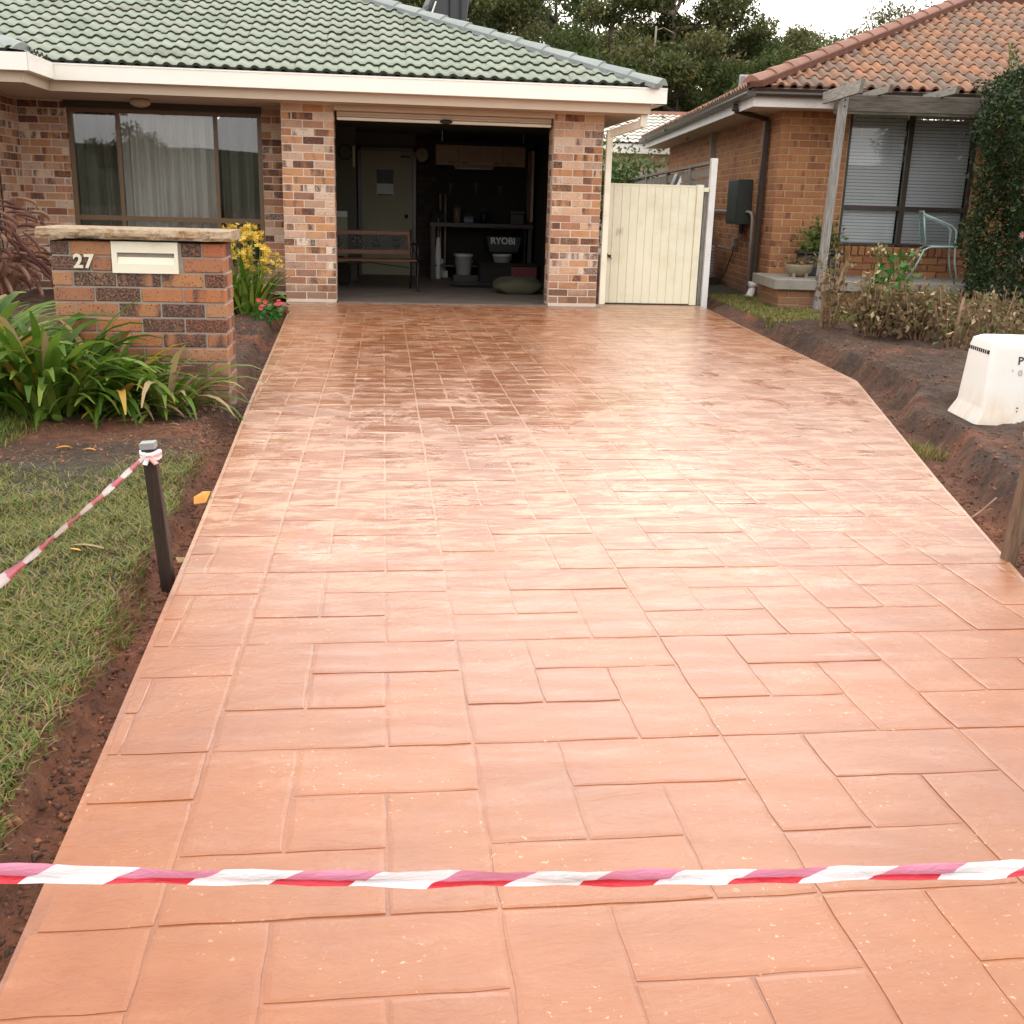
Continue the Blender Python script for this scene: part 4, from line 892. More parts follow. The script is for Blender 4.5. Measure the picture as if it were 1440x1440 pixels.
# ================================================================== stakes and barrier tape
st = thing('marker_stake', 'dark timber stake with grey cap and tape knot at the lawn edge', 'stake', (-.715, 3.445, -.1))
MB().bar((0, 0, 0), (-.036, .0, .515), .042, .042).build('stake', 'stake_dark', st, bevel=.003); MB().bar((-.0358, 0, .511), (-.0375, 0, .531), .046, .046).build('stake_cap', 'galvanised', st)
sr_ = thing('marker_stake', 'brown weathered timber stake at the right edge of the frame', 'stake', (2.245, 3.44, -.15))
MB().bar((0, 0, 0), (.045, 0, .64), .046, .044).build('stake', 'stake_brown', sr_, bevel=.003)
def ribbon(name, pts, wds, twist, label, rows=((0, .0), (.5, .004), (.78, .001), (1., .006))):
    """folded plastic tape: centre line pts, width, twist angle in radians at each point"""
    P_ = [Vector(p) for p in pts]; n = len(P_); V = []; F = []; UV = []; s = 0; S = []
    for i in range(n):
        if i: s += (P_[i]-P_[i-1]).length
        S.append(s); d = (P_[min(i+1, n-1)]-P_[max(i-1, 0)]).normalized(); up = Vector((0, 0, 1)); a = (up-d*up.dot(d)).normalized(); b = d.cross(a)
        ang = twist[i]; x = a*math.cos(ang)+b*math.sin(ang); y = b*math.cos(ang)-a*math.sin(ang)
        for (v, e) in rows: V.append(P_[i]+x*(.5-v)*wds[i]+y*(e+.0022*math.sin(i*1.7+v*5)+.0015*math.sin(i*.53+v*9))+x*.0012*math.sin(i*.9+v*11))
    k = len(rows)
    for i in range(n-1):
        for j in range(k-1):
            F.append((i*k+j, (i+1)*k+j, (i+1)*k+j+1, i*k+j+1)); v0, v1 = rows[j][0], rows[j+1][0]
            UV += [(S[i], v0), (S[i+1], v0), (S[i+1], v1), (S[i], v1)]
    o = put(name, raw_mesh(name, [tuple(v) for v in V], F, 'tape_print', uv=UV, smooth=True)); return tag(o, label, 'barrier tape', 'red and white barrier tapes')
n = 90; A, B = Vector((-1.9, 1.19, .405)), Vector((2.6, 1.19, .268)); pts = [];
yl, zl, yr, zr = 1.19, .398, 1.19, .333
for i in range(n+1):
    t = i/n; x = -1.2+3.2*t; u_t = (x+.47)/(.88+.47); z = zl+(zr-zl)*u_t - .012*(1-(2*u_t-1)**2) if -1 < u_t < 2 else zl
    pts.append((x, 1.19, z))
ribbon('barrier_tape', pts, [.0195+.0015*math.sin(i*.37) for i in range(n+1)], [.10*math.sin(i*.21)+.05 for i in range(n+1)], 'red and white striped barrier tape stretched across the driveway in the foreground')
n = 40; pts = []; tw = []; wd = []
for i in range(n+1):
    t = i/n; pts.append((-.752+(-.825+.752)*t, 3.41+(1.3-3.41)*t, .392+.05*t-.01*math.sin(math.pi*t))); tw.append(.25*math.sin(i*.3)-.2); wd.append(.022+.022*t)
ribbon('barrier_tape', pts, wd, tw, 'red and white striped barrier tape running from the dark stake towards the lower left')
kn = MB(); 
for i in range(3): kn.tube([(-.746+.028*math.cos(a), 3.445+.028*math.sin(a), .385+.006*i+.004*math.sin(2*a+i)) for a in [2*math.pi*j/10 for j in range(11)]], .008, 6, i % 2)
kn.bar((-.74, 3.412, .385), (-.722, 3.405, .368), .02, .005, mi=1).bar((-.75, 3.412, .385), (-.757, 3.40, .366), .016, .005, mi=0)
o = kn.build('tape_knot', ['tape_white', 'petal_pink']); tag(o, 'crumpled pink and white tape knot wrapped round the dark stake', 'tape knot')
kn = MB()
for i in range(3): kn.tube([(2.283+.034*math.cos(a), 3.44+.034*math.sin(a), .455+.010*i) for a in [2*math.pi*j/10 for j in range(11)]], .009, 6, i % 2)
o = kn.build('tape_knot', ['petal_red', 'tape_white']); tag(o, 'red and white tape knot wrapped round the brown stake at the right edge', 'tape knot')
n = 30; ribbon('barrier_tape', [(2.29-.16*i/n, 3.40-2.2*i/n, .465-.06*i/n) for i in range(n+1)], [.02]*(n+1), [.1*i for i in range(n+1)], 'red and white striped tape tied to the brown stake at the right edge')

# ================================================================== white service pillar on the right
pb = thing('service_pillar', 'white plastic service pillar cover with vent holes and worn stencilled letters', 'utility box', (3.45, 5.80, .015), -R(8))
# local frame: x along the lettered front, y going back
Wp, Dp, Hh = .68, .47, .50
pf = []   # rings from the ground up (inset from the flared foot)
rings = [(0, 0.), (.012, .003), (.085, .032), (.10, .035), (.30, .044), (.43, .050), (.462, .060), (.480, .092), (.487, .15)]
V = []; nseg = 8
def rr(x0, x1, y0, y1, r, z):
    L = []
    for cx, cy, a0 in ((x1-r, y1-r, 0), (x0+r, y1-r, 90), (x0+r, y0+r, 180), (x1-r, y0+r, 270)):
        for k in range(4): a = R(a0+30*k); L.append((cx+r*math.cos(a), cy+r*math.sin(a), z))
    return L
for z, i_ in rings:
    fr = .045*max(0, (z-.0)/.48) ; flare = i_
    V += rr(0+flare*1.0, Wp-flare*.6, fr+i_*.15, Dp-i_, .035+.03*min(1, z/.4), z+.012*(1 if z > .45 else 0))
k = 16; F = [(i*k+j, i*k+(j+1) % k, (i+1)*k+(j+1) % k, (i+1)*k+j) for i in range(len(rings)-1) for j in range(k)]; F.append(tuple((len(rings)-1)*k+j for j in range(k)))
me = raw_mesh('cover', V, F, 'pillar_box_white'); bm = bmesh.new(); bm.from_mesh(me); bmesh.ops.recalc_face_normals(bm, faces=bm.faces); bm.to_mesh(me); bm.free(); me.polygons.foreach_set('use_smooth', [True]*len(me.polygons)); me.set_sharp_from_angle(angle=R(28))
put('cover', me, pb)
for i in range(10):
    y = .085+i*.030; z = .405; x = .0475; MB().box(x-.004, x+.012, y, y+.009, z, z+.022).build('vent_hole', 'black_plastic', pb)
fy = lambda z: .045*z/.48+.16*np.interp(z, [r[0] for r in rings], [r[1] for r in rings])-.0025
def stencil(s, size, x, z, mat):
    put('stencil_letter', text_mesh('stencil_letter', s, size, .0006, mat, .001), pb, Matrix.Translation((x, fy(z)-.0, z)) @ Matrix.Rotation(R(90-7), 4, 'X'))
plain('stencil_black', (.03, .03, .03), .7, .1, 60, 0); plain('stencil_faded', (.42, .41, .38), .8, .3, 60, 0)
stencil('P', .065, .225, .375, 'stencil_black'); stencil('R', .065, .285, .375, 'stencil_faded'); stencil('C', .065, .350, .375, 'stencil_faded')
stencil("'", .05, .185, .305, 'stencil_faded'); stencil('0', .05, .230, .305, 'stencil_faded'); stencil('0', .05, .290, .305, 'stencil_faded'); stencil('5', .055, .352, .295, 'stencil_black')
MB().ball((.235, fy(.10)-.001, .105), .005, 6, 4).ball((.235, fy(.085)-.001, .085), .004, 6, 4).build('rivet', 'iron_black', pb)
o = MB(); V = [(-.07, -.03), (.3, -.06), (.75, -.03), (.8, .5), (.1, .56), (-.10, .38)]; o.prism(V, -.10, -.004); o = o.build('footing_slab', 'garden_rock', bevel=.02, M=Matrix.Translation((3.45, 5.80, .015)) @ Matrix.Rotation(-R(8), 4, 'Z')); tag(o, 'rough sandy stone footing under the white service pillar', 'footing')

# ================================================================== grass
def grass(name, X, Y, Z, h0, h1, wd, mats, pm, lean=.9, label=None):
    n = len(X); a = nrs.rand(n)*2*np.pi; h = h0+(h1-h0)*nrs.rand(n)**1.4; ln = lean*(.3+nrs.rand(n))*h; dx = np.cos(a)*ln; dy = np.sin(a)*ln
    px, py = -np.sin(a)*wd*.5, np.cos(a)*wd*.5; B = np.stack([X, Y, Z-.006], 1); zc = np.zeros(n)
    w_ = (.7+.6*nrs.rand(n)); px *= w_; py *= w_
    v = [B+np.stack([px, py, zc], 1), B-np.stack([px, py, zc], 1), B+np.stack([dx*.35-px, dy*.35-py, h*.55], 1), B+np.stack([dx*.35+px, dy*.35+py, h*.55], 1), B+np.stack([dx, dy, h*(.75+.25*nrs.rand(n))], 1)]
    V = np.stack(v, 1).reshape(-1, 3); i = np.arange(n)*5
    F4 = np.stack([i, i+1, i+2, i+3], 1); F3 = np.stack([i+3, i+2, i+4, i+4], 1)
    me = bpy.data.meshes.new(name); me.vertices.add(len(V)); me.vertices.foreach_set('co', V.astype(np.float32).ravel())
    LI = np.concatenate([F4, F3[:, :3]], 1).ravel(); me.loops.add(len(LI)); me.loops.foreach_set('vertex_index', LI.astype(np.int32))
    me.polygons.add(2*n); ls = np.stack([np.arange(n)*7, np.arange(n)*7+4], 1).ravel(); me.polygons.foreach_set('loop_start', ls.astype(np.int32))
    for m_ in mats: me.materials.append(MATS[m_])
    mi = (nrs.rand(n)[:, None] < 0).astype(int).ravel(); c = nrs.choice(len(mats), n, p=pm); me.polygons.foreach_set('material_index', np.repeat(c, 2).astype(np.int32))
    at = me.attributes.new('rnd', 'FLOAT', 'POINT'); at.data.foreach_set('value', np.repeat(nrs.rand(n), 5).astype(np.float32)); me.update(calc_edges=True)
    o = put(name, me, stuff=True); 
    if label: tag(o, label, 'grass')
    return o
def lawnok(X, Y):
    d = le(Y)-X; th = .115+.10*(fbm(X, Y, 2.2, 3)-.5)*1.0
    lim = np.clip((5.05+.35*(fbm(X, Y, 1.5, 3, 31)-.5)*2-.25*(-.9-X)-Y)/.7, 0, 1)
    return (d > th) & (nrs.rand(len(X)) < lim*np.clip(2.6*(fbm(X, Y, 3.1, 4, 41)-.18), .25, 1))
def pts(n, x0, x1, y0, y1, ok):
    X = x0+(x1-x0)*nrs.rand(n); Y = y0+(y1-y0)*nrs.rand(n); k = ok(X, Y); X, Y = X[k], Y[k]; return X, Y, ground_h(X, Y)
X, Y, Z = pts(235000, -2.3, -.68, 1.3, 5.4, lawnok)
grass('lawn_grass', X, Y, Z, .014, .040, .0036, ['grass_blade', 'grass_green', 'grass_dry'], [.58, .17, .25], 1.5, 'trodden green and straw coloured lawn left of the driveway')
X, Y, Z = pts(9000, -2.6, -1.75, 5.2, 6.0, lambda X, Y: (nrs.rand(len(X)) < np.clip((-1.75-X)*3, 0, 1)))
grass('lawn_grass', X, Y, Z, .03, .08, .004, ['grass_green', 'grass_blade'], [.6, .4], .9, 'tuft of longer bright grass at the left edge below the strap leaves')
def okn(X, Y): return (X-re_(Y) > .25) & (X < 6.4) & (nrs.rand(len(X)) < np.clip((Y-10.8+.5*fbm(X, Y, 2, 2, 3))/.7, 0, 1))
X, Y, Z = pts(70000, 3.9, 6.3, 10.8, 14.2, okn)
grass('lawn_grass', X, Y, Z, .015, .05, .007, ['grass_blade', 'grass_green', 'grass_dry'], [.45, .2, .35], 1., 'thin green grass in front of the neighbouring patio')
X, Y, Z = pts(30000, 5.7, 9.0, 8.0, 12.3, lambda X, Y: (X-5.75 > .12*(Y-9.5)))
grass('lawn_grass', X, Y, Z, .02, .045, .008, ['grass_green', 'grass_blade'], [.8, .2], .9, 'bright green lawn behind the white service pillar at the right edge')
X, Y, Z = pts(900, 2.78, 3.08, 5.25, 5.75, lambda X, Y: (X-2.95)**2+(Y-5.48)**2 < .028)
grass('grass_tuft', X, Y, Z, .03, .08, .004, ['grass_blade', 'grass_dry'], [.6, .4], .8, 'small scruffy grass tuft left of the white service pillar')
X, Y, Z = pts(13000, -2.6, -.78, 4.2, 7, lambda X, Y: (le(Y)-X > .08) & (nrs.rand(len(X)) < .10+.8*(fbm(X, Y, 2, 3, 77) > .52)*np.clip((6.4-Y), 0, 1)))
grass('dry_litter', X, Y, Z, .004, .016, .0035, ['grass_dry', 'strap_leaf_dry'], [.5, .5], 5, 'straw and dry root litter over the dark soil below the letterbox')
X, Y, Z = pts(14000, 2.2, 5.0, 3.2, 9.5, lambda X, Y: (X-re_(Y) > .1))
grass('dry_litter', X, Y, Z, .003, .010, .003, ['grass_dry', 'twig_brown'], [.3, .7], 5, 'fine root litter over the dark soil right of the driveway')

# ================================================================== strap leaved plants
LEAF = {}
def leaf_mesh(name, L, w, bend, mat, seg=7, tipw=.15, twist=0., seed=0):
    V = []; F = []; y = z = 0; a = R(86); r = random.Random(seed)
    for i in range(seg+1):
        t = i/seg; ww = w*.5*(min(1, .55+1.6*t) if t < .3 else (1-((t-.3)/.7)**2.2*(1-tipw)))
        tw = twist*t; dz = ww*.35
        V += [(-ww*math.cos(tw), y, z+dz-ww*math.sin(tw)), (0, y, z), (ww*math.cos(tw), y, z+dz+ww*math.sin(tw))]
        y += math.cos(a)*L/seg; z += math.sin(a)*L/seg; a -= bend/seg*(.5+1.1*t)
    for i in range(seg):
        b = i*3; F += [(b, b+1, b+4, b+3), (b+1, b+2, b+5, b+4)]
    return raw_mesh(name, V, F, mat, smooth=True)
def clump(name, label, loc, nleaf, L, w, spread, bendr, mats, wts, group=None, rad=.10, cat='plant', seed=1, squash=1.):
    t = thing(name, label, cat, loc, 0, group); r = random.Random(seed); var = []
    for mt in mats:
        for k in range(4): var.append((mt, leaf_mesh('leaf', L*r.uniform(.75, 1.15), w*r.uniform(.8, 1.15), R(r.uniform(*bendr)), mt, twist=r.uniform(-.5, .5), seed=k)))
    for i in range(nleaf):
        mt = r.choices(mats, wts)[0]; me = r.choice([v for v in var if v[0] == mt])[1]; az = r.uniform(0, 2*math.pi); tl_ = r.uniform(0, spread)*(1.0 if mt != mats[-1] else 1.2)
        rr_ = rad*math.sqrt(r.random()); sc = r.uniform(.7, 1.1)*(1-.25*(tl_/max(spread, .01) > .85))
        M = Matrix.Translation((rr_*math.cos(az), rr_*math.sin(az)*squash, r.uniform(-.01, .04))) @ Matrix.Rotation(az-math.pi/2+r.uniform(-.4, .4), 4, 'Z') @ Matrix.Rotation(-tl_, 4, 'X') @ Matrix.Scale(sc, 4)
        put('leaf', me, t, M)
    return t
AG = 'agapanthus clumps in front of the letterbox'
lv = ['strap_leaf', 'strap_leaf_light', 'strap_leaf_yellow', 'strap_leaf_dry']
clump('agapanthus', 'big dense clump of upright dark green strap leaves at the left edge', (-2.24, 6.10, .01), 200, .72, .060, .75, (50, 115), lv, [8, 1.2, .6, .3], AG, .24, seed=3)
clump('agapanthus', 'broad green strap leaved clump directly left of the letterbox pier front', (-1.84, 6.02, .01), 190, .68, .058, .85, (55, 125), lv, [8, 1.2, .8, .5], AG, .20, seed=5)
clump('agapanthus', 'arching strap leaved clump in front of the middle of the pier', (-1.50, 6.08, .0), 120, .60, .048, 1.0, (60, 140), lv, [6, 2, .8, 1.2], AG, .12, seed=8)
clump('agapanthus', 'loose drooping strap leaved clump below the pier with dry leaf bases', (-1.22, 6.08, .0), 95, .56, .040, 1.15, (60, 150), lv, [6, 1.6, .3, 2.0], AG, .11, seed=13)
clump('agapanthus', 'tall green strap leaved clump behind, left of the letterbox pier', (-2.45, 6.75, .0), 140, .74, .056, .65, (45, 105), lv, [8, 1, .4, .3], AG, .22, seed=23)
# round leaves (nasturtium like) low in the clump
nt_ = thing('round_leaf_plant', 'low plant with round dark green leaves among the strap leaves', 'plant', (-2.02, 5.78, .0))
disc = raw_mesh('round_leaf', [(0, 0, 0)]+[(.034*math.cos(a), .034*math.sin(a), .006) for a in [2*math.pi*i/10 for i in range(10)]], [(0, i+1, (i+1) % 10+1) for i in range(10)], 'strap_leaf')
for i in range(22): put('round_leaf', disc, nt_, Matrix.Translation((rng.uniform(-.30, .55), rng.uniform(-.05, .2), rng.uniform(.03, .34))) @ Matrix.Rotation(rng.uniform(.3, 1.3), 4, 'X') @ Matrix.Rotation(rng.uniform(-.6, .6), 4, 'Y') @ Matrix.Scale(rng.uniform(.8, 1.3), 4))
MB().tube([(0, .1, 0), (.05, .08, .2)], .004, 5).tube([(.3, .1, 0), (.25, .08, .2)], .004, 5).build('stem', 'strap_leaf_light', nt_)

# yellow flowering orchid cactus like lilies by the window
def blossom_mesh(mat, n=6, L=.03):
    mb = MB()
    for k in range(n):
        a = 2*math.pi*k/n; c, s = math.cos(a), math.sin(a)
        mb.add([(0, 0, 0), (c*L*.6-s*L*.25, s*L*.6+c*L*.25, L*.35), (c*L, s*L, L*.5), (c*L*.6+s*L*.25, s*L*.6-c*L*.25, L*.35)], [(0, 1, 2, 3)])
    return mb.mesh('blossom', mat)
bl_y = blossom_mesh('petal_yellow'); bl_r = blossom_mesh('petal_red', 6, .028); bl_p = blossom_mesh('petal_pink', 7, .045)
fl = [((-1.62, 11.35, .0), 34, 'yellow flowering lily clump right behind the letterbox pier', 5), ((-1.36, 11.30, .0), 36, 'yellow flowering lily clump against the left garage pillar', 9)]
for loc, nl, lab, sd_ in fl:
    t = clump('flowering_lily', lab, loc, nl+14, .62, .062, .85, (30, 105), ['strap_leaf', 'strap_leaf_light', 'strap_leaf_yellow', 'strap_leaf_dry'], [7, 3, .5, .2], 'yellow flowering lilies beside the garage', .12, seed=sd_)
    r = random.Random(sd_)
    for k in range(13):
        x, y, h = r.uniform(-.32, .28), r.uniform(-.12, .12), r.uniform(.55, .92); s_ = MB().tube([(x*.3, y*.3, 0), (x*.7, y*.7, h*.5), (x, y, h)], .006, 5).build('flower_stem', 'strap_leaf_light', t)
        for q in range(11): put('blossom', bl_y, s_, Matrix.Translation((x+r.uniform(-.045, .045), y+r.uniform(-.045, .045), h-r.uniform(-.03, .15))) @ Matrix.Rotation(r.uniform(0, 6), 4, 'Z') @ Matrix.Rotation(r.uniform(.2, 1.5), 4, 'X') @ Matrix.Scale(r.uniform(.9, 1.6), 4))
    if sd_ == 5: put('blossom', bl_p, t, Matrix.Translation((.10, -.1, .80)) @ Matrix.Rotation(1.3, 4, 'Y'), label='single pink blossom')
t = thing('red_flower_plant', 'small low plant with red flowers at the driveway corner', 'plant', (-1.10, 10.75, .0)); r = random.Random(4)
leafcloud('leaves', ['fresh_leaf', 'strap_leaf'], nrs.normal(size=(170, 3))*[.07, .06, .04]+[0, 0, .09], .06, t, .6)
for k in range(9): put('blossom', bl_r, t, Matrix.Translation((r.uniform(-.12, .12), r.uniform(-.12, .04), r.uniform(.12, .22))) @ Matrix.Rotation(r.uniform(.2, 1.2), 4, 'X'))

# purple fountain grass at far left
fg = thing('fountain_grass', 'purple brown fountain grass with arching feathery plumes at the left edge', 'ornamental grass', (-2.95, 8.6, 0))
r = random.Random(9); mb = MB()
for k in range(700):
    az = r.uniform(0, 2*math.pi); L = r.uniform(.6, 1.1); rd_ = L*r.uniform(.25, .75); p = []; 
    for j in range(6): t = j/5; p.append((math.cos(az)*rd_*t**1.5, math.sin(az)*rd_*t**1.5, L*(t*1.25-.55*t**2.6)))
    for j in range(5):
        w0 = .006*(1-j/5.5); px_, py_ = -math.sin(az)*w0, math.cos(az)*w0; a, b = p[j], p[j+1]
        mb.add([(a[0]+px_, a[1]+py_, a[2]), (a[0]-px_, a[1]-py_, a[2]), (b[0]-px_*.8, b[1]-py_*.8, b[2]), (b[0]+px_*.8, b[1]+py_*.8, b[2])], [(0, 1, 2, 3)])
mb.build('blades', 'plume_purple', fg, stuff=True)
pm_ = []
for v in range(4):
    pts_ = [(0, math.sin(t*1.5)*.16*(1+.2*v), .02+.14*t-.12*t*t*(.7+.3*v)) for t in [i/6 for i in range(7)]]
    mb = MB().tube(pts_, [.005, .011, .014, .014, .012, .009, .003], 6); C_ = []; D_ = []
    for k in range(70):
        t = r.random(); i = min(5, int(t*6)); q = Vector(pts_[i]).lerp(Vector(pts_[i+1]), t*6-i); d = Vector((r.gauss(0, 1), r.gauss(0, 1)+.6, r.gauss(0, 1))).normalized(); e = q+d*.026
        s2 = d.cross(Vector((0, 0, 1)))*.0016; mb.add([q+s2, q-s2, e], [(0, 1, 2)])
    pm_.append(mb.mesh('plume', 'plume_purple'))
for k in range(170):
    az = r.uniform(-2.9, 2.9); L = r.uniform(.55, 1.12); rd_ = r.uniform(.05, .55)*L; x, y = math.sin(az)*rd_, -math.cos(az)*rd_
    st_ = None; put('plume', pm_[k % 4], fg, Matrix.Translation((x, y, L*(1-.45*(rd_/L)**2))) @ Matrix.Rotation(math.atan2(-x, y)+r.uniform(-.3, .3), 4, 'Z') @ Matrix.Rotation(-r.uniform(.1, .9), 4, 'X') @ Matrix.Scale(r.uniform(.85, 1.25), 4))
t = thing('yellow_flower', 'small yellow flower head among the purple grass at the left edge', 'flower', (-2.98, 8.2, 0)); s_ = MB().tube([(0, 0, 0), (.02, 0, .6), (.03, 0, 1.15)], .005, 5).build('stem', 'strap_leaf_light', t)
for q in range(10): put('blossom', bl_y, t, Matrix.Translation((.03+r.uniform(-.03, .03), r.uniform(-.02, .02), 1.12+r.uniform(-.04, .06))) @ Matrix.Rotation(r.uniform(0, 1.4), 4, 'X'))

# fallen leaves and scraps
def scrap(name, mat, loc, L, w, rz, label, cat, lift=.02, bend=60):
    me = leaf_mesh(name, L, w, R(bend), mat, 6, .1); o = put(name, me, M=Matrix.Translation(loc) @ Matrix.Rotation(rz, 4, 'Z') @ Matrix.Rotation(R(-74), 4, 'X')); tag(o, label, cat, 'fallen leaves'); return o
t = thing('fallen_leaf', 'curled bright orange leaf lying in the trench beside the driveway', 'leaf', (-.745, 4.32, -.02))
me = MB(); me.add([(-.03, -.02, .0), (.02, -.03, .01), (.035, .015, .045), (.0, .035, .04), (-.035, .012, .022), (.004, -.004, .035)], [(0, 1, 5), (1, 2, 5), (2, 3, 5), (3, 4, 5), (4, 0, 5)]); me.build('curled_blade', 'orange_leaf', t)
MB().add([(.02, -.025, .0), (.04, -.008, .02), (.042, .02, .055), (.03, .0, .02)], [(0, 1, 2, 3)]).build('pale_tip', 'straw', t)
scrap('fallen_leaf', 'strap_leaf_dry', (-.95, 3.58, .03), .16, .016, R(75), 'long pale curled dead leaf lying on the lawn', 'leaf')
scrap('fallen_leaf', 'orange_leaf', (-1.02, 3.56, .03), .06, .014, R(70), 'small orange dead leaf on the lawn left of the pale one', 'leaf')
scrap('fallen_leaf', 'strap_leaf_dry', (-.705, 3.60, -.03), .07, .03, R(10), 'pale oval dead leaf in the trench beside the dark stake', 'leaf')
scrap('fallen_leaf', 'strap_leaf_dry', (-1.94, 4.95, .02), .16, .03, R(-80), 'bleached curled strip of dead leaf on the soil at the left edge', 'leaf')
scrap('fallen_leaf', 'orange_leaf', (-1.55, 5.15, .02), .08, .03, R(-70), 'brown orange crisp leaf on the bare soil', 'leaf')
scrap('fallen_leaf', 'orange_leaf', (-1.42, 5.12, .02), .07, .02, R(-95), 'second brown orange crisp leaf on the bare soil, right of the first', 'leaf')
scrap('fallen_leaf', 'strap_leaf_light', (-1.42, 5.72, .03), .17, .02, R(-90), 'cut green leaf piece lying flat on the soil below the clumps', 'leaf')
scrap('fallen_leaf', 'strap_leaf_dry', (-1.05, 5.66, .02), .15, .014, R(60), 'pale straw coloured leaf at the foot of the drooping clump', 'leaf')
scrap('fallen_leaf', 'strap_leaf_dry', (-1.22, 7.35, .03), .10, .02, R(80), 'pale dead leaf on the dark soil behind the letterbox pier', 'leaf')
t = thing('dry_twig', 'thin dry twig sticking out of the right trench', 'twig', (2.42, 4.02, -.03)); MB().tube([(0, 0, 0), (.08, .04, .03), (.16, .07, .08)], .004, 5).build('stick', 'twig_brown', t)

# odds and ends on the workbench
for k, (x, w_, h, d, mt, lab) in enumerate(((1.98, .20, .16, .18, 'interior_dark', 'dark tool box on the left end of the workbench'), (2.28, .12, .22, .12, 'stake_brown', 'brown tin on the workbench beside the dark tool box'), (2.46, .16, .10, .14, 'tarp_blue', 'low dark blue case in the middle of the workbench'), (2.70, .10, .18, .10, 'black_plastic', 'black can on the workbench behind the grass catcher'), (3.22, .22, .20, .18, 'stake_dark', 'dark crate on the right end of the workbench'))):
    t = thing('bench_item', lab, 'container', W(x, 4.36, .86), 0, 'containers on the workbench')
    if k in (1, 3): MB().lathe([(w_/2, 0), (w_/2, h), (w_/2-.01, h), (w_/2-.01, h-.01)], seg=14).build('body', mt, t, True)
    else: MB().box(-w_/2, w_/2, -d/2, d/2, 0, h*.75).build('body', mt, t, bevel=.008); MB().box(-w_/2-.004, w_/2+.004, -d/2-.004, d/2+.004, h*.76, h).build('lid', mt, t, bevel=.006)
    MB().tube([(-w_*.25, 0, h), (-w_*.2, 0, h+.03), (w_*.2, 0, h+.03), (w_*.25, 0, h)], .006, 5).build('handle', 'black_plastic', t)
# ================================================================== neighbouring house (local frame: u along its front, v back, z up)
NA = -R(6.5); NO = (4.902, 13.508, 0)
nb = thing('neighbour_house', 'orange brown brick neighbouring house with terracotta tiled roof, white fascia and dark gutters', 'house', NO, NA)
def NW(u, v, z=0): return (NO[0]+u*math.cos(NA)-v*math.sin(NA), NO[1]+u*math.sin(NA)+v*math.cos(NA), z)
P = Pieces(); NBZ = .05; nr = 27
win_ = (.85, 2.46, .655, 2.40)
for pa in (0, 1):
    lay(P, 'neighbour_brick', (.12*pa-.006*(1-pa), 0, 0), (1, 0, 0), (0, -1, 0), 3.4-.12*pa, NBZ, nr, holes=[(.85-.12*pa, 2.46-.12*pa, .655, 2.40)], pri=lambda c, z: 0 if (z > .35 and c < 2.7) else 6, jit=.001, par=pa, stagger=0)
    lay(P, 'neighbour_brick', (0, .12*(1-pa)-.006*pa, 0), (0, 1, 0), (-1, 0, 0), 9.6, NBZ, nr, pri=lambda c, z: 1+c, jit=.001, par=pa, stagger=0)
for i in range(18): P.add(brick_mesh(.11, .11, .076, 'neighbour_brick'), Matrix.Translation((.85+.045+i*.0895, .040, .72)) @ Matrix.Rotation(R(90), 4, 'Y') @ Matrix.Identity(4), .5)
P.finish('brick', nb, 300, 'brickwork')
mb = MB(); mb.box(.004, .846, .005, .2, -.1, 2.42).build('mortar_core', 'mortar_cream', nb)
MB().box(2.464, 6, .005, .2, -.1, 2.42).build('mortar_core', 'mortar_cream', nb); MB().box(.847, 2.463, .03, .2, -.1, .70).build('mortar_core', 'mortar_cream', nb); MB().box(.847, 2.463, .06, .2, 2.40, 2.42).build('mortar_core', 'mortar_cream', nb)
MB().box(.005, .2, .201, 9.69, -.1, 2.42).build('mortar_core', 'mortar_cream', nb)
MB().box(.3, 6, 1.4, 1.5, 0, 2.4).box(.201, .3, .2, 1.5, 0, 2.4).build('room_wall', 'interior_dark', nb); MB().box(.2, 6, 9.5, 9.69, 0, 2.42).build('rear_wall', 'mortar_cream', nb)
# window: frame, mullion, transom, panes
wn = MB().box(.85, .885, .03, .09, .79, 2.40).build('window_frame', 'dark_brown', nb)
for (x0, x1, z0, z1, nm) in ((2.425, 2.46, .79, 2.40, 'jamb'), (.886, 2.424, .79, .815, 'sill_rail'), (.886, 2.424, 2.36, 2.40, 'head_rail'), (1.60, 1.66, .816, 2.359, 'mullion')): MB().box(x0, x1, .031, .089, z0, z1).build(nm, 'dark_brown', wn)
for x0, x1 in ((.886, 1.599), (1.661, 2.424)):
    MB().box(x0, x1, .028, .088, 1.225, 1.275).build('transom', 'dark_brown', wn)
    for z0, z1 in ((.816, 1.224), (1.276, 2.359)): MB().box(x0, x1, .056, .060, z0, z1).build('pane', 'window_glass_clear', wn)
for k, (x0, x1, lab) in enumerate(((.90, 1.59, 'left white venetian blind behind the neighbour window'), (1.67, 2.42, 'right white venetian blind behind the chair in the neighbour window'))):
    b = thing('venetian_blind', lab, 'blind', NW((x0+x1)/2, .14, 0), NA, 'white blinds in the neighbour window')
    hw = (x1-x0)/2; me = MB().box(-hw, hw, -.019, .019, -.0012, .0012).mesh('slat', 'blind_white')
    for i in range(38): put('slat', me, b, Matrix.Translation((0, 0, .80+i*.0405)) @ Matrix.Rotation(R(68+rng.uniform(-3, 3)), 4, 'X'))
    MB().box(-hw, hw, -.02, .02, 2.33, 2.36).build('head_box', 'blind_white', b)
    for x in (-hw*.6, hw*.6): MB().box(x-.004, x+.004, -.024, -.022, .8, 2.33).build('ladder_cord', 'blind_white', b)
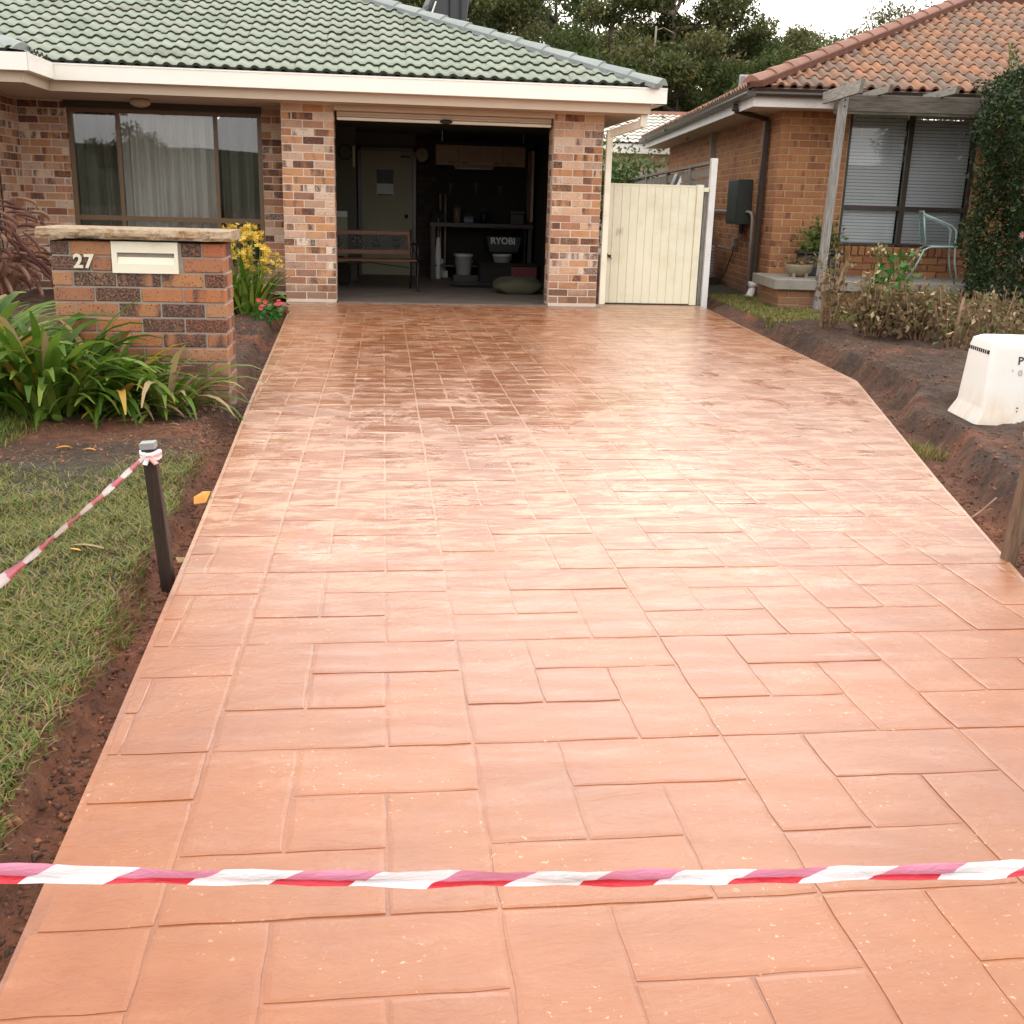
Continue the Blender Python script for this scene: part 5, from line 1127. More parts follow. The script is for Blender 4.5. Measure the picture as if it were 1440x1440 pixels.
# eaves
EO = .48; gz0, gz1 = 2.47, 2.56
def prof_gutter(name, p, q, outw):
    p, q = Vector(p), Vector(q); o = Vector(outw); sh = [(0, 0), (.10, 0), (.115, .03), (.105, .055), (.12, .09), (.11, .095), (.09, .06), (.0, .05)]
    V = [c+o*a+Vector((0, 0, b)) for c in (p, q) for a, b in sh]; n = len(sh); F = [(i, (i+1) % n, n+(i+1) % n, n+i) for i in range(n)]+[tuple(range(n))[::-1], tuple(range(n, 2*n))]
    me = raw_mesh(name, V, F, 'dark_brown'); bm = bmesh.new(); bm.from_mesh(me); bmesh.ops.recalc_face_normals(bm, faces=bm.faces); bm.to_mesh(me); bm.free(); return put(name, me, nb)
prof_gutter('gutter', (-EO+.0, -EO+.0, gz0), (6.5, -EO, gz0), (0, -1, 0)); prof_gutter('gutter', (-EO, -EO-.115, gz0), (-EO, 10.3, gz0), (-1, 0, 0))
MB().box(-EO+.001, 6.5, -EO+.002, -EO+.02, 2.365, 2.56).build('fascia', 'white_paint', nb); MB().box(-EO+.001, -EO+.02, -EO+.021, 10.3, 2.365, 2.56).build('fascia', 'white_paint', nb)
MB().box(-EO+.021, 6.5, -EO+.021, .0, 2.375, 2.382).box(-EO+.021, .0, .001, 10.3, 2.375, 2.382).build('soffit', 'soffit_beige', nb)
MB().bar((-EO-.05, .35, 2.46), (-EO-.05, .35, 2.37), .07, .07).bar((-EO-.04, .36, 2.38), (-.05, .57, 2.30), .06, .06).bar((-.055, .585, 2.31), (-.055, .585, .24), .07, .09).build('downpipe', 'dark_brown', nb, bevel=.01)
MB().tube([(-.055, .585, .25), (-.055, .585, .16), (-.09, .52, .09), (-.13, .47, .05)], .05, 12).box(-.11, .0, .53, .64, .19, .26).build('pvc_elbow', 'white_paint', nb, True)
MB().bar((-.04, 4.39, .1), (-.04, 4.39, 2.375), .09, .06).build('vent_pipe', 'fence_grey', nb)
mt = MB().box(-.20, -.001, 1.32, 2.05, .98, 1.58).build('meter_box', 'meter_green', nb, bevel=.01); MB().box(-.206, -.2005, 1.36, 2.01, 1.01, 1.55).build('box_door', 'meter_green', mt); MB().tube([(-.08, 1.5, .98), (-.08, 1.5, .86)], .03, 8).build('cable_gland', 'black_plastic', mt)
MB().tube([(-.06, 4.3, 1.15), (-.06, 1.15, 1.15), (-.06, .98, 1.13), (-.06, .90, 1.03), (-.06, .88, .12)], .02, 8).build('conduit', 'fence_grey', nb, True)
MB().tube([(-.03, 3.0, .12), (-.05, 2.6, .2), (-.03, 2.2, .55), (-.03, 2.15, .72)], .008, 6).build('cable', 'black_plastic', nb, True); MB().box(-.06, -.001, 2.05, 2.2, .66, .78).build('socket_box', 'fence_grey', nb, bevel=.006); MB().bar((-.08, 3.1, .63), (-.08, 2.1, .63), .02, .02).build('tap_pipe', 'galvanised', nb)
ac = thing('air_conditioner', 'small grey outdoor air conditioner unit on the side wall behind the gate post', 'air conditioner', NW(-.30, 3.2, .15), NA)
MB().box(-.14, .14, -.3, .35, 0, .48).build('casing', 'fence_grey', ac, bevel=.01); 
for k in range(9): MB().box(-.13, .13, -.315, -.301, .05+k*.045, .065+k*.045).build('grille_bar', 'galvanised', ac)
MB().box(-.2, .2, -.45, .45, -.14, -.01).build('stand', 'stake_dark', ac)
# roof
tr_ = tile_mesh('roof_tile', .152, .345, 1, .042, .022, ['roof_tile_red', 'tile_edge_red'], 8)
TN = .424; s_f = Vector((0, 1, TN)).normalized(); s_s = Vector((1, 0, TN)).normalized(); ez = 2.575; E0 = -EO-.05
P = Pieces(); hn = Vector((-1, 1, 0)).normalized(); AP = 3.95+.05
ridge = (0, E0+AP, 0)
roof_face(P, tr_, (E0, E0, ez), (1, 0, 0), s_f, .152, .318, 44, 13, [((E0+.07, E0, ez), hn), ((0, E0+AP-.05, 0), Vector((0, 1, 0)))], lambda c, r_, p: r_*1.+(0 if p.x < 4.0 else 40))
P.finish('roof_tile', nb, 300, 'upper_tiles')
P = Pieces(); roof_face(P, tr_, (E0, 10.3, ez), (0, -1, 0), s_s, .152, .318, 72, 5, [((E0, E0+.07, ez), -hn), ], lambda c, r_, p: r_); P.finish('roof_tile', nb, 0, 'side_tiles')
MB().add([(E0, E0, ez-.03), (7, E0, ez-.03), (7, E0+AP, ez-.03+TN*AP), (E0+AP, E0+AP, ez-.03+TN*AP)], [(0, 1, 2, 3)]).add([(E0, E0, ez-.03), (E0, 10.5, ez-.03), (E0+AP, 10.5-AP, ez-.03+TN*AP), (E0+AP, E0+AP, ez-.03+TN*AP)], [(3, 2, 1, 0)]).add([(7, E0+AP, ez-.03+TN*AP), (E0+AP, E0+AP, ez-.03+TN*AP), (E0+AP, 10.5-AP, ez-.03+TN*AP), (7, 10.5, ez)], [(0, 1, 2, 3)]).build('roof_deck', 'roof_cap_red', nb)
h0, h1 = Vector((E0, E0, ez+.03)), Vector((E0+AP, E0+AP, ez+.03+TN*AP)); MB().bar(h0+Vector((.05, -.05, 0)), h1+Vector((.05, -.05, 0)), .18, .07).build('hip_bedding', 'tile_edge_red', nb)
caps('ridge_cap', nb, h0, h1, 'roof_cap_red', 15, .13, .085); caps('ridge_cap', nb, h1, h1+Vector((3.2, 0, 0)), 'roof_cap_red', 8, .13, .085)
MB().box(h1.x, 7, h1.y-.12, h1.y-.06, h1.z-.08, h1.z+.0).build('ridge_bedding', 'tile_edge_red', nb)
# patio
pt = thing('patio', 'raised concrete patio slab on a brick base below the neighbour window', 'patio', NO, NA)
MB().box(-.20, 5.5, -1.20, -.004, .29, .41).build('slab', 'concrete_grey', pt, bevel=.008)
P = Pieces(); lay(P, 'neighbour_brick', (-.12, -.1, 0), (0, -1, 0), (-1, 0, 0), 1.02, -.06, 4, pri=lambda c, z: 0); lay(P, 'neighbour_brick', (-.12, -1.12, 0), (1, 0, 0), (0, -1, 0), 5.4, -.06, 4, pri=lambda c, z: 1+c)
P.finish('brick', pt, 120, 'brickwork'); MB().box(-.11, 5.3, -1.11, -.1, -.2, .288).build('mortar_core', 'mortar_cream', pt)
# pergola
pg = thing('pergola', 'weathered grey timber pergola post and rafters in front of the neighbour window', 'pergola', NO, NA)
MB().bar((.335, -1.16, .05), (.395, -1.16, 2.46), .09, .09, up=(0, 1, 0)).build('post', 'weathered_wood', pg, bevel=.004)
for z in (2.40, 2.33): MB().ball((.40, -1.21, z), .010, 6, 4).build('bolt', 'iron_black', pg)
MB().box(.45, 4.4, -1.16, -1.11, 2.285, 2.46).build('beam', 'weathered_beam', pg, bevel=.004); MB().box(.45, 4.4, -.62, -.60, 2.30, 2.47).build('ledger', 'weathered_beam', pg)
for x, e in ((.32, -2.05), (.79, -1.55), (1.50, -1.62), (2.2, -1.6), (2.7, -1.6), (3.4, -1.6)):
    mb = MB(); w_ = .042; z0 = 2.40 if x == .32 else 2.462; dz = .13 if x == .32 else .075
    yy = [-.60, e+.10, e]; V = [(x-w_/2, -.60, z0), (x-w_/2, e+.06, z0), (x-w_/2, e, z0+dz), (x-w_/2, -.60, z0+dz)]; V += [(a+w_, b, c) for a, b, c in V]
    if x == .32: V = [(a, b if i % 4 != 0 and i % 4 != 3 else -.62, c) for i, (a, b, c) in enumerate(V)]
    mb.add(V, [(0, 1, 2, 3), (7, 6, 5, 4), (0, 4, 5, 1), (1, 5, 6, 2), (2, 6, 7, 3), (3, 7, 4, 0)]); mb.build('rafter', 'weathered_rafter', pg)

# chair on the patio
ch = thing('patio_chair', 'pale green metal tube armchair with slatted back on the neighbour patio', 'chair', NW(1.93, -.42, .41), NA+R(76))
def chair_parts(t):
    for s in (-1, 1):
        x = s*.26
        MB().tube([(x, -.28, 0), (x, -.22, .22), (x, -.20, .44), (x, -.19, .60), (x, -.14, .65), (x, .04, .72), (x, .20, .78)], .013, 8).build('front_leg', 'chair_metal', t, True)
        MB().tube([(x, .30, 0), (x, .20, .22), (x, .15, .36), (x, .08, .40), (x, -.20, .41), (x*.98, -.23, .41)], .013, 8).build('rear_leg', 'chair_metal', t, True)
        MB().tube([(x*.93, .13, .41), (x*.93, .17, .60), (x*.93, .20, .79)], .012, 8).build('back_post', 'chair_metal', t, True)
    MB().tube([(-.24, .20, .79), (-.2, .205, .81), (.2, .205, .81), (.24, .20, .79)], .012, 8).build('top_rail', 'chair_metal', t, True)
    me = MB().box(-.235, .235, -.004, .004, -.026, .026).mesh('back_slat', 'chair_sling', bevel=.003)
    for k in range(6): put('back_slat', me, t, Matrix.Translation((0, .145+.011*k, .48+.056*k)) @ Matrix.Rotation(R(-9), 4, 'X'))
    me = MB().box(-.235, .235, -.026, .026, -.004, .004).mesh('seat_slat', 'chair_metal', bevel=.003)
    for k in range(6): put('seat_slat', me, t, Matrix.Translation((0, -.17+.056*k, .415)))
chair_parts(ch)
ch2 = thing('patio_chair', 'second pale metal chair mostly hidden behind the hedge, one leg pair showing', 'chair', NW(2.98, -.50, .41), NA+R(-80)); chair_parts(ch2)

# pots on the patio
for (u, v, lab, r0, h, lv_) in ((.22, -.62, 'shallow stone bowl planter on the patio edge left of the pergola post', .17, .15, True), (.55, -.30, 'dark square pot with green plant behind the pergola post', .13, .30, False)):
    t = thing('plant_pot', lab, 'plant pot', NW(u, v, .41), NA, 'pots on the patio')
    if lv_:
        MB().lathe([(.08, .0), (.10, .02), (.155, .06), (.17, .13), (.165, h), (.145, h), (.14, h-.02), (.02, h-.03)], seg=20).build('bowl', 'pot_terracotta', t, True); MB().box(-.10, -.06, -.12, -.06, -.0, .05).box(.05, .09, -.12, -.06, 0, .05).build('foot', 'pot_terracotta', t)
        leafcloud('foliage', ['hydrangea_dry', 'bush_olive'], nrs.normal(size=(150, 3))*[.09, .07, .03]+[0, 0, h+.03], .05, t, .6)
    else:
        MB().box(-.26, .24, -.12, .12, .0, .26).box(-.28, .26, -.14, .14, .262, .30).build('trough', 'black_plastic', t, bevel=.01)
        leafcloud('foliage', ['hedge_leaf_light', 'fresh_leaf', 'bush_light'], nrs.normal(size=(800, 3))*[.11, .08, .10]+[-.03, 0, .42], .06, t, .6)
o = thing('roof_vent', 'small grey louvred box behind the neighbour roof corner', 'vent', NW(-.35, .9, 2.62), NA); MB().box(-.05, .38, -.06, .0, 0, .24).build('frame', 'galvanised', o)
for k in range(5): MB().box(-.04+.085*k, .02+.085*k, -.075, -.061, .02, .22).build('louvre', 'fence_grey', o)

# hedge shrub at the right
hg = thing('tall_shrub', 'tall dense dark green small leaved shrub at the right edge beside the patio', 'shrub', (7.35, 11.75, .05))
n = 34000; th = nrs.rand(n)*2*np.pi; zz = nrs.rand(n)**.85*2.75; rad = (.74+.07*np.sin(zz*3.1+.5)+.42*(fbm(th*2, zz*1.5, 1.3, 4, 4)-.5)*2)*np.clip((2.95-zz)/.35, .3, 1)*np.clip(.80+zz*.25, 0, 1)
q = np.where(nrs.rand(n) < .72, .82+.25*nrs.rand(n), nrs.rand(n)**.5)
C_ = np.stack([np.cos(th)*rad*q+.05, np.sin(th)*rad*q, zz], 1)
mi = (nrs.rand(n) < .05).astype(int)
leafcloud('foliage', ['hedge_leaf', 'hedge_leaf_light'], C_, .055, hg, .42, .3, mi=mi)
for k in range(14):
    az = rng.uniform(2.4, 5.2); x, y = .5*math.cos(az), .5*math.sin(az); h = rng.uniform(2.4, 3.0); mb_ = MB().tube([(x*.4, y*.4, 1.2), (x*.8, y*.8, 2.1), (x+rng.uniform(-.1, .1), y, h)], [.012, .008, .003], 5); mb_.build('shoot', 'hedge_leaf_light', hg)
    t_ = nrs.rand(90); leafcloud('shoot_leaves', ['hedge_leaf_light', 'hedge_leaf'], np.stack([x*(.8+.2*t_), y*(.8+.2*t_), 2.0+(h-2.0)*t_], 1)+nrs.normal(size=(90, 3))*.02, .055, hg, .4, mi=(nrs.rand(90) < .4).astype(int))
MB().tube([(.05, .0, -.1), (.1, .02, .8), (.0, .0, 1.8)], [.06, .05, .03], 8).tube([(-.05, .05, -.1), (-.15, .1, .7), (-.25, .05, 1.6)], [.04, .03, .02], 8).tube([(.15, -.05, -.1), (.3, -.1, .8), (.35, -.1, 1.6)], [.04, .03, .02], 8).build('trunk', 'bark_dark', hg, True)
for k, (x, y, z) in enumerate(((-.42, -.45, .95), (.10, -.66, 1.72))): put('blossom', bl_p, hg, Matrix.Translation((x, y, z)) @ Matrix.Rotation(1.4, 4, 'X'), label='pink blossom on the shrub')

# dead hydrangeas beside the soil bank
def shrub(loc, h, rad, nst, nlf, mats, lab, seed, size=.07, woody=0, grp='dry shrubs along the boundary'):
    t = thing('hydrangea_shrub', lab, 'shrub', loc, 0, grp); r = random.Random(seed); mb = MB(); C_ = []
    for k in range(nst):
        az = r.uniform(0, 6.28); rr_ = rad*math.sqrt(r.random()); hh = h*r.uniform(.42, 1.08); p = [(rr_*.3*math.cos(az), rr_*.3*math.sin(az), -.03), (rr_*.7*math.cos(az)+r.uniform(-.02, .02), rr_*.7*math.sin(az), hh*.5), (rr_*math.cos(az), rr_*math.sin(az), hh)]
        mb.tube(p, [.008, .006, .003], 5)
        for q in range(int(1.0*nlf)//nst):
            tt = .25+.75*r.random()**.7; i = 0 if tt < .5 else 1; a = Vector(p[i]).lerp(Vector(p[i+1]), (tt-.5*i)*2); C_.append((a.x+r.gauss(0, .045), a.y+r.gauss(0, .045), a.z+r.gauss(0, .03)))
    mb.build('stems', 'twig_brown', t, stuff=True)
    leafcloud('leaves', mats, np.array(C_), size, t, .55, .5, mi=nrs.choice(len(mats), len(C_), p=[.62, .30, .08][:len(mats)] if len(mats) == 3 else None))
    for k in range(woody):
        az = r.uniform(0, 6.28); x, y = r.uniform(-rad*.5, rad*.5), r.uniform(-.1, .1); MB().tube([(x, y, -.05), (x+r.uniform(-.03, .03), y, h*.4), (x+r.uniform(-.08, .08), y-.02, h*r.uniform(.65, .95))], [.022, .018, .012], 7).build('cut_branch', 'twig_brown', t, True)
HM = ['hydrangea_dry', 'hydrangea_olive', 'straw']
shrub((4.36, 10.15, .05), .74, .17, 16, 260, HM, 'sparse dry shrub with a reddish cut branch at the left end of the row', 1, .06, 2)
shrub((4.62, 9.75, .05), .62, .26, 40, 760, HM, 'bushy brown hydrangea second from the left end of the row', 2, .062, 1)
shrub((4.98, 9.55, .05), .50, .28, 44, 900, HM, 'dense tan and olive hydrangea in front of the green leafy one', 3, .062)
shrub((5.10, 10.6, .05), .60, .25, 34, 480, HM, 'faded hydrangea behind the row below the pergola post', 4, .062)
shrub((5.50, 10.3, .05), .42, .30, 36, 600, HM, 'dry brown hydrangea right of the green leafy one', 5, .06, 1)
shrub((4.95, 8.85, .05), .50, .24, 18, 480, HM, 'low dry shrub with thick cut branches just left of the service pillar', 6, .055, 4)
shrub((5.60, 9.3, .05), .36, .30, 34, 420, HM, 'straggly dry shrub above the top of the service pillar', 7, .055, 3)
shrub((5.95, 9.9, .05), .46, .28, 30, 320, HM, 'thin olive leaved dry shrub towards the right edge', 8, .055, 2)
shrub((6.55, 11.2, .05), .34, .42, 20, 420, HM, 'low dry ground plant in front of the garden rocks', 9, .05)
t = thing('green_hydrangea', 'fresh green leafy hydrangea with yellowish flower heads above the dry row', 'shrub', (5.18, 10.65, .05)); r = random.Random(3)
C_ = nrs.normal(size=(230, 3))*[.11, .10, .13]+[0, 0, .42]; leafcloud('leaves', ['fresh_leaf'], C_, .105, t, .7, .2)
mb = MB()
for k in range(7): mb.tube([(r.uniform(-.05, .05), r.uniform(-.05, .05), 0), (r.uniform(-.1, .1), r.uniform(-.1, .1), .35), (r.uniform(-.2, .2), r.uniform(-.1, .1), .68)], .006, 5)
mb.build('stems', 'twig_brown', t, stuff=True)
for (x, z) in ((-.15, .78), (.17, .74), (.12, .60)): leafcloud('flower_head', ['hydrangea_olive', 'straw', 'hedge_leaf_light'], nrs.normal(size=(130, 3))*[.05, .05, .03]+[x, 0, z], .032, t, .8, mi=nrs.choice(3, 130))
clump('strap_plant', 'green strap leaved plant beside the right patio chair', (6.78, 12.25, .05), 60, .50, .020, 1.1, (40, 120), ['strap_leaf', 'strap_leaf_light', 'strap_leaf_yellow', 'strap_leaf_dry'], [8, 1, .3, .3], 'strap leaved plants at the patio', .10, seed=31)
clump('strap_plant', 'small yellowing strap leaved plant in front of the patio slab', (6.25, 11.6, .05), 22, .36, .032, 1.0, (30, 90), ['strap_leaf_light', 'strap_leaf', 'strap_leaf_yellow', 'strap_leaf_dry'], [5, 2, 2, 1], 'strap leaved plants at the patio', .06, seed=32)
# garden rocks
for k, (x, y, sx, sy, sz, lab) in enumerate(((6.95, 11.5, .19, .15, .14, 'brown garden rock left of the two largest by the lawn edge'), (7.32, 11.55, .24, .17, .16, 'large brown garden rock in the middle of the border'), (7.78, 11.6, .24, .18, .17, 'large brown garden rock at the right edge of the frame'), (6.05, 11.25, .10, .08, .08, 'small pale rock between the dry shrubs'), (6.6, 11.45, .13, .1, .09, 'small brown garden rock at the left end of the border'), (5.85, 11.1, .09, .08, .07, 'second small pale rock by the green hydrangea'))):
    bm = bmesh.new(); bmesh.ops.create_icosphere(bm, subdivisions=3, radius=1); r = random.Random(k)
    for v in bm.verts:
        a = fbm(np.array([v.co.x*1.2+k*5+9]), np.array([v.co.y*1.2+v.co.z+9]), 1, 3, k)[0]; v.co *= (.8+.5*a); v.co.x *= sx; v.co.y *= sy; v.co.z *= sz
    me = bpy.data.meshes.new('garden_rock'); bm.to_mesh(me); bm.free(); me.materials.append(MATS['garden_rock']); o = put('garden_rock', me, M=Matrix.Translation((x, y, .05+sz*.5))); tag(o, lab, 'rock', 'garden rocks')

# iron trellis on the wing wall, antenna, satellite box
tr = thing('iron_trellis', 'black iron trellis fixed on the shaded brick wing wall at the left edge', 'trellis', (HX-3.06, HY-.05, 1.25))
for k in range(6): MB().box(0, .012, -.62+.13*k, -.608+.13*k, -.85, .68).build('upright', 'iron_black', tr)
for z in (.62, .30, -.1, -.5): MB().box(.013, .022, -.64, .05, z, z+.012).build('cross_bar', 'iron_black', tr)
mb = MB().tube([(.03, -.28+.10*math.cos(a), .0+.14*math.sin(a)) for a in [2*math.pi*i/14 for i in range(15)]], .012, 6).tube([(.03, -.28+.05*math.cos(a), .0+.08*math.sin(a)) for a in [2*math.pi*i/12 for i in range(13)]], .010, 6).build('scroll', 'iron_black', tr)
sa = thing('roof_unit', 'dark grey plastic unit on a white bracket behind the garage roof ridge', 'roof unit', (.82, 15.9, 3.42), R(12))
mb = MB(); mb.add([(-.12, 0, .02), (.30, 0, -.06), (.36, .05, .05), (.42, .05, .62), (-.02, 0, .70), (-.20, 0, .30)]+[(a, .42, c) for a, b, c in [(-.12, 0, .02), (.30, 0, -.06), (.36, .05, .05), (.42, .05, .62), (-.02, 0, .70), (-.20, 0, .30)]], [(5, 4, 3, 2, 1, 0), (6, 7, 8, 9, 10, 11)]+[(i, (i+1) % 6, 6+(i+1) % 6, 6+i) for i in range(6)])
mb.build('housing', 'sat_grey', sa, bevel=.03); MB().box(.10, .115, -.02, .0, .0, .62).box(.26, .275, -.02, .0, -.03, .62).build('rib', 'iron_black', sa)
MB().bar((-.62, -.03, -.10), (-.14, -.03, .10), .02, .02).bar((-.28, -.03, -.12), (-.10, -.03, .36), .018, .018).bar((-.62, -.03, -.12), (-.10, -.03, -.14), .018, .018).build('bracket', 'white_paint', sa)
an = thing('antenna_mast', 'thin pale pole with a short bent arm rising among the trees', 'pole', (7.15, 30, 0)); MB().tube([(0, 0, 0), (.02, 0, 3), (.05, 0, 5.75)], .028, 6).tube([(.05, 0, 5.65), (.25, 0, 5.72), (.55, 0, 5.60)], .014, 5).build('mast', 'bark_pale', an, True)

# ================================================================== rear house and fern
rh = thing('rear_house', 'distant cream house with pale tiled roof seen between the two houses', 'house', (5.2, 25.0, 0), R(-8))
MB().box(-2.5, 2.2, 0, 6, 0, 2.28).build('wall', 'cream_paint', rh)
for k in range(11): MB().box(-2.5, 2.2, -.022, -.002, .1+k*.2, .292+k*.2).build('weatherboard', 'cream_paint', rh)
MB().box(-2.9, 2.6, -.52, -.48, 2.30, 2.50).build('gutter', 'gutter_cream', rh); MB().box(-2.9, 2.6, -.478, .0, 2.30, 2.31).build('soffit', 'gutter_cream', rh)
tc_ = tile_mesh('roof_tile', .30, .345, 2, .024, .02, ['roof_tile_cream', 'tile_edge_dark'], 4)
P = Pieces(); roof_face(P, tc_, (-2.9, -.55, 2.50), (1, 0, 0), Vector((0, 1, .30)).normalized(), .30, .318, 19, 9, [], lambda c, r_, p: r_+abs(c-9)*.1); P.finish('roof_tile', rh, 170, 'roof_tile_rest')
MB().bar((-2.9, 2.2, 3.35), (2.8, 2.2, 3.35), .25, .09).build('ridge_cap', 'roof_cap_red', rh)
MB().add([(-2.9, 2.2, 3.3), (2.8, 2.2, 3.3), (2.8, 5, 2.5), (-2.9, 5, 2.5)], [(0, 1, 2, 3)]).build('roof_deck', 'roof_tile_cream', rh)
MB().box(2.3, 2.75, -.6, .4, 0, 2.28).build('brick_corner', 'neighbour_brick', rh)
fe = thing('tree_fern', 'bright green tree fern with arching fronds behind the gate', 'fern', (4.35, 18.0, 0))
MB().tube([(0, 0, 0), (.02, 0, 1.35)], [.12, .09], 8).build('trunk', 'bark_dark', fe, True)
for k in range(22):
    az = k*2.4; L = rng.uniform(.85, 1.25); mb = MB(); p = [(math.cos(az)*L*t, math.sin(az)*L*t, 1.35+.55*t*(1)-.75*t*t*L) for t in [i/10 for i in range(11)]]
    mb.tube(p, [.012-.001*i for i in range(11)], 5)
    for i in range(1, 11):
        for q in (0, .5):
            a = Vector(p[i]); a = a.lerp(Vector(p[i-1]), q)
            for s in (-1, 1):
                l = .20*math.sin(math.pi*min(1, (i-q)/10.5+.08)); sd_ = Vector((-math.sin(az), math.cos(az), 0))*s; d = (sd_+Vector((math.cos(az), math.sin(az), 0))*.35).normalized()*l+Vector((0, 0, -.04)); wv = Vector((math.cos(az), math.sin(az), 0))*.022
                mb.add([a-wv, a+d*.5-wv*.9, a+d, a+d*.5+wv*.9, a+wv], [(0, 1, 2, 3, 4)])
    mb.build('frond', 'fern_leaf', fe)
bs = thing('garden_bush', 'light green leafy bush behind the gate beside the garage pillar', 'shrub', (3.95, 19.2, 0))
leafcloud('foliage', ['fern_leaf', 'bush_light', 'fresh_leaf'], nrs.normal(size=(3500, 3))*[.45, .3, .38]+[0, 0, 1.35], .10, bs, .5, mi=nrs.choice(3, 3500)); MB().tube([(0, 0, 0), (.05, 0, 1.2)], [.05, .02], 6).build('stem', 'bark_dark', bs)

# ================================================================== bushland trees
LBL = {'e': ('eucalyptus_tree', 'tree')}
def tree(x, y, h, cw, mats, wts, lab, seed, trunk='bark_pale', nlf=9000, lean=0., dens=1., base=.35, cat='tree', grp='bushland trees behind the houses', ls=.22):
    t = thing('gum_tree', lab, cat, (x, y, 0), 0, grp); r = random.Random(seed); rs = np.random.RandomState(seed)
    top = Vector((lean*h*.3, 0, h*.88)); pts_ = [Vector((0, 0, -.2))]
    for i in range(1, 7): f = i/6; pts_.append(Vector((top.x*f+r.uniform(-.22, .22)*h*.06, r.uniform(-.15, .15)*h*.05, top.z*f)))
    r0 = .012*h+.05; mb = MB().tube(pts_, [r0*(1-.8*i/6) for i in range(7)], 8); mb.build('trunk', trunk, t, True)
    cl = []
    lm = MB()
    for k in range(int(9+h*.7)):
        f = r.uniform(base, .95); i = min(5, int(f*6)); a = pts_[i].lerp(pts_[i+1], f*6-i); az = r.uniform(0, 6.28); L = cw*r.uniform(.35, 1.0)*(1-.45*max(0, f-.55))
        e = a+Vector((math.cos(az)*L, math.sin(az)*L, L*r.uniform(.15, .8))); m_ = a.lerp(e, .5)+Vector((r.uniform(-.2, .2), r.uniform(-.2, .2), r.uniform(-.1, .35)))
        lm.tube([a, m_, e], [r0*.5, r0*.34, r0*.13], 6)
        for q in range(3): cl.append((e+Vector((r.gauss(0, .5), r.gauss(0, .5), r.gauss(.1, .4)))*cw*.28, cw*r.uniform(.16, .32)))
        cl.append((m_+Vector((0, 0, .3)), cw*r.uniform(.14, .25)))
    lm.build('limbs', trunk, t, True, stuff=True)
    cl.append((top+Vector((0, 0, h*.06)), cw*.3))
    c = np.array([list(p) for p, _ in cl]); s = np.array([q for _, q in cl]); w_ = s**2; k = rs.choice(len(cl), int(nlf*dens), p=w_/w_.sum())
    d = rs.normal(size=(len(k), 3)); d /= np.linalg.norm(d, axis=1)[:, None]; C_ = c[k]+d*(s[k]*rs.rand(len(k))**.45)[:, None]*[1.15, 1.15, .72]
    mi = (rs.rand(len(cl))*1.0)[k]; cum = np.cumsum(wts)/sum(wts); mi = np.searchsorted(cum, np.clip(mi*.8+.2*rs.rand(len(k)), 0, .999))
    leafcloud('crown', mats, C_, ls, t, .42, .35, mi=mi)
BM = ['bush_green', 'bush_olive', 'bush_light']
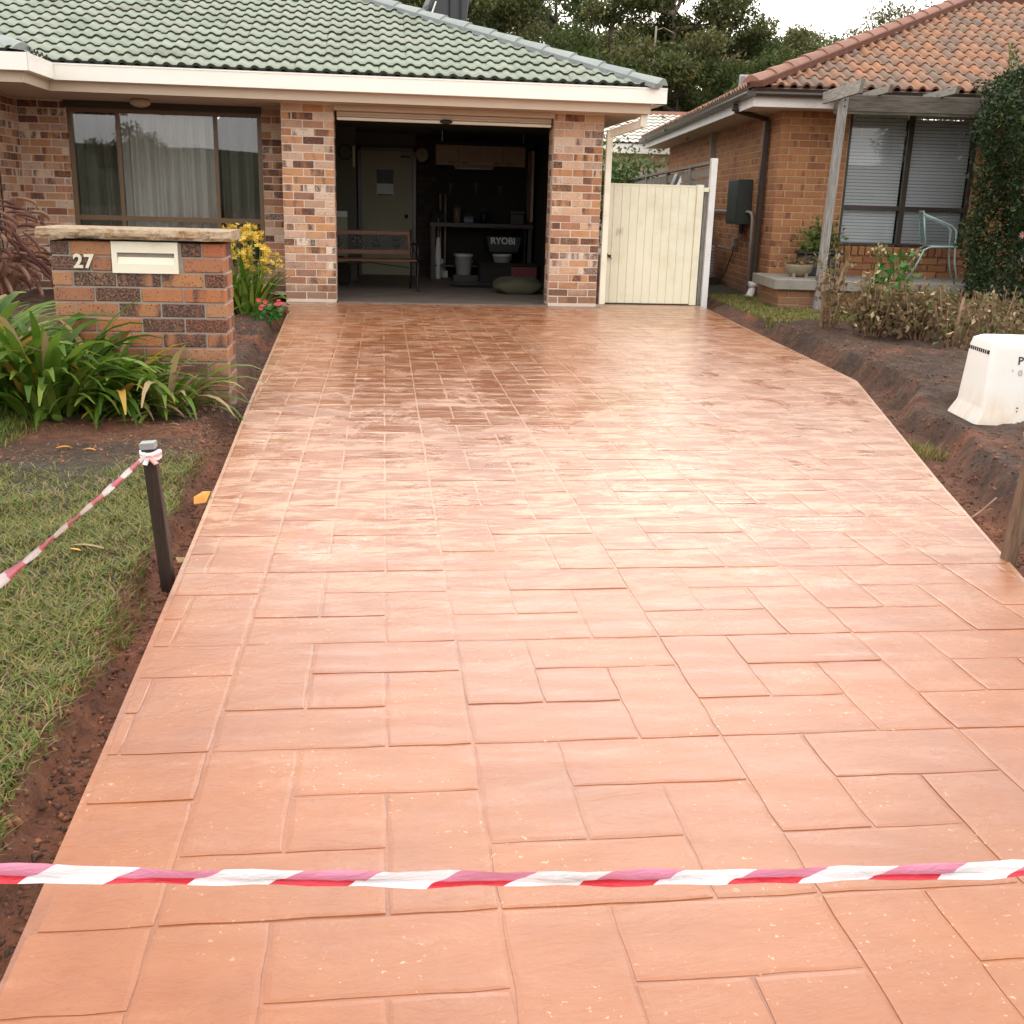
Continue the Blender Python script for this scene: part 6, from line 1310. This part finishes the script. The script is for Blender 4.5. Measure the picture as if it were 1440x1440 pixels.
TR = [
 (-9.5, 36, 9.8, 3.4, [3, 3, 1], 'dark bushland tree far left, mostly hidden by the green roof', 1, 'bark_dark'),
 (-5.0, 34, 9.4, 3.2, [3, 3, 1], 'dark bushland tree behind the left part of the green roof', 2, 'bark_dark'),
 (-1.0, 35, 9.4, 3.0, [2, 4, 2], 'olive bushland tree showing left of the dark roof unit', 3, 'bark_dark'),
 (2.0, 33, 9.0, 2.8, [3, 3, 2], 'bushy olive tree rising right behind the dark roof unit', 4, 'bark_dark'),
 (4.1, 34, 8.6, 2.0, [3, 3, .5], 'slender dark tree with sky gaps right of the roof unit', 5, 'bark_dark'),
 (5.6, 37, 9.6, 2.2, [4, 3, .5], 'slender dark tree with sky gaps above the roof hip', 6, 'bark_dark'),
 (6.7, 33, 8.9, 2.4, [3, 4, .8], 'gum tree with a pale kinked trunk left of the thin pole', 7, 'bark_pale'),
 (8.4, 33, 8.8, 2.2, [2, 3, 4], 'gum tree with pale yellowish leaf clusters near the sky gap', 8, 'bark_pale'),
 (10.0, 34.5, 6.6, 2.0, [3, 3, 1.5], 'rounded olive gum tree at the left side of the sky gap', 9, 'bark_pale'),
 (12.0, 36, 6.4, 2.2, [3, 3, 2.5], 'lower dark gum tree just right of the antenna pole under the sky gap', 10, 'bark_pale'),
 (14.2, 37, 6.6, 2.3, [2, 3, 3], 'light green rounded tree in the middle of the sky gap', 11, 'bark_pale'),
 (16.4, 38, 7.3, 2.3, [3, 4, 2], 'olive tree touching the terracotta hip under the sky', 12, 'bark_pale'),
 (19.2, 40, 8.6, 2.4, [3, 5, 2], 'open airy gum tree showing just above the terracotta hip', 13, 'bark_pale'),
 (22.8, 42, 10.2, 2.4, [3, 5, 2], 'sparse gum tree top against the sky near the roof peak', 14, 'bark_pale'),
 (7.6, 29, 5.2, 2.0, [4, 2, .5], 'low dark understorey tree behind the gate', 15, 'bark_dark'),
 (10.2, 29, 5.0, 2.1, [4, 2, .5], 'low dark understorey tree above the neighbour gutter', 16, 'bark_pale'),
 (13.0, 31, 5.2, 2.2, [4, 3, .8], 'low dark understorey tree behind the terracotta hip foot', 17, 'bark_dark'),
 (-3, 45, 10.8, 3.6, [3, 3, 1], 'farther dark tree filling the gap behind the left roof', 18, 'bark_dark'),
 (3, 46, 9.4, 3.4, [4, 3, 1], 'farther dark tree behind the roof unit', 19, 'bark_dark'),
 (8.5, 46, 9.2, 3.0, [4, 3, 1], 'farther dark tree behind the thin pole', 20, 'bark_dark'),
 (16, 48, 6.6, 3.0, [4, 3, 1], 'farther dark tree beyond the sky gap trees', 21, 'bark_dark')]
for (x, y, h, cw, wt, lab, sd_, tk) in TR: tree(x, y, h, cw, BM, wt, lab, sd_, tk, nlf=(24000 if sd_ not in (5, 6, 13, 14) else (15000 if sd_ < 10 else 9000)), base=.25 if sd_ > 14 else .3, ls=.135 if sd_ < 18 else .18)
tree(-15.5, -44, 5.0, 2.6, BM, [3, 3, 1], 'dark rounded tree across the street, seen only mirrored in the front window', 40, nlf=6000, ls=.25, grp='trees across the street')
un = nrs.rand(60000, 3); xs_ = -14+44*un[:, 0]; h_ = 2.2+2.6*fbm(xs_, xs_*0, .35, 3, 12); C_ = np.stack([xs_, 39+3*un[:, 1]+.1*xs_, h_*un[:, 2]], 1)
o = leafcloud('undergrowth', BM, C_, .22, None, .5, .2, mi=nrs.choice(3, 60000, p=[.6, .32, .08])); tag(o, 'dark bushy undergrowth filling the foot of the far tree line', 'undergrowth')
# land across the street, behind the viewer (seen only in reflections)
V = []; n = 60
for i in range(n+1):
    x = -160+320*i/n; hh = 3.7+1.6*fbm(np.array([x]), np.array([3.]), .03, 3, 5)[0]+.8*fbm(np.array([x]), np.array([3.]), .3, 2, 6)[0]; V += [(x, -62, -.2), (x, -74, hh), (x, -110, -.2)]
struct(put('hill', raw_mesh('hill', V, [(3*i+j, 3*i+3+j, 3*i+4+j, 3*i+1+j) for i in range(n) for j in (0, 1)], 'hill_green', smooth=True)))
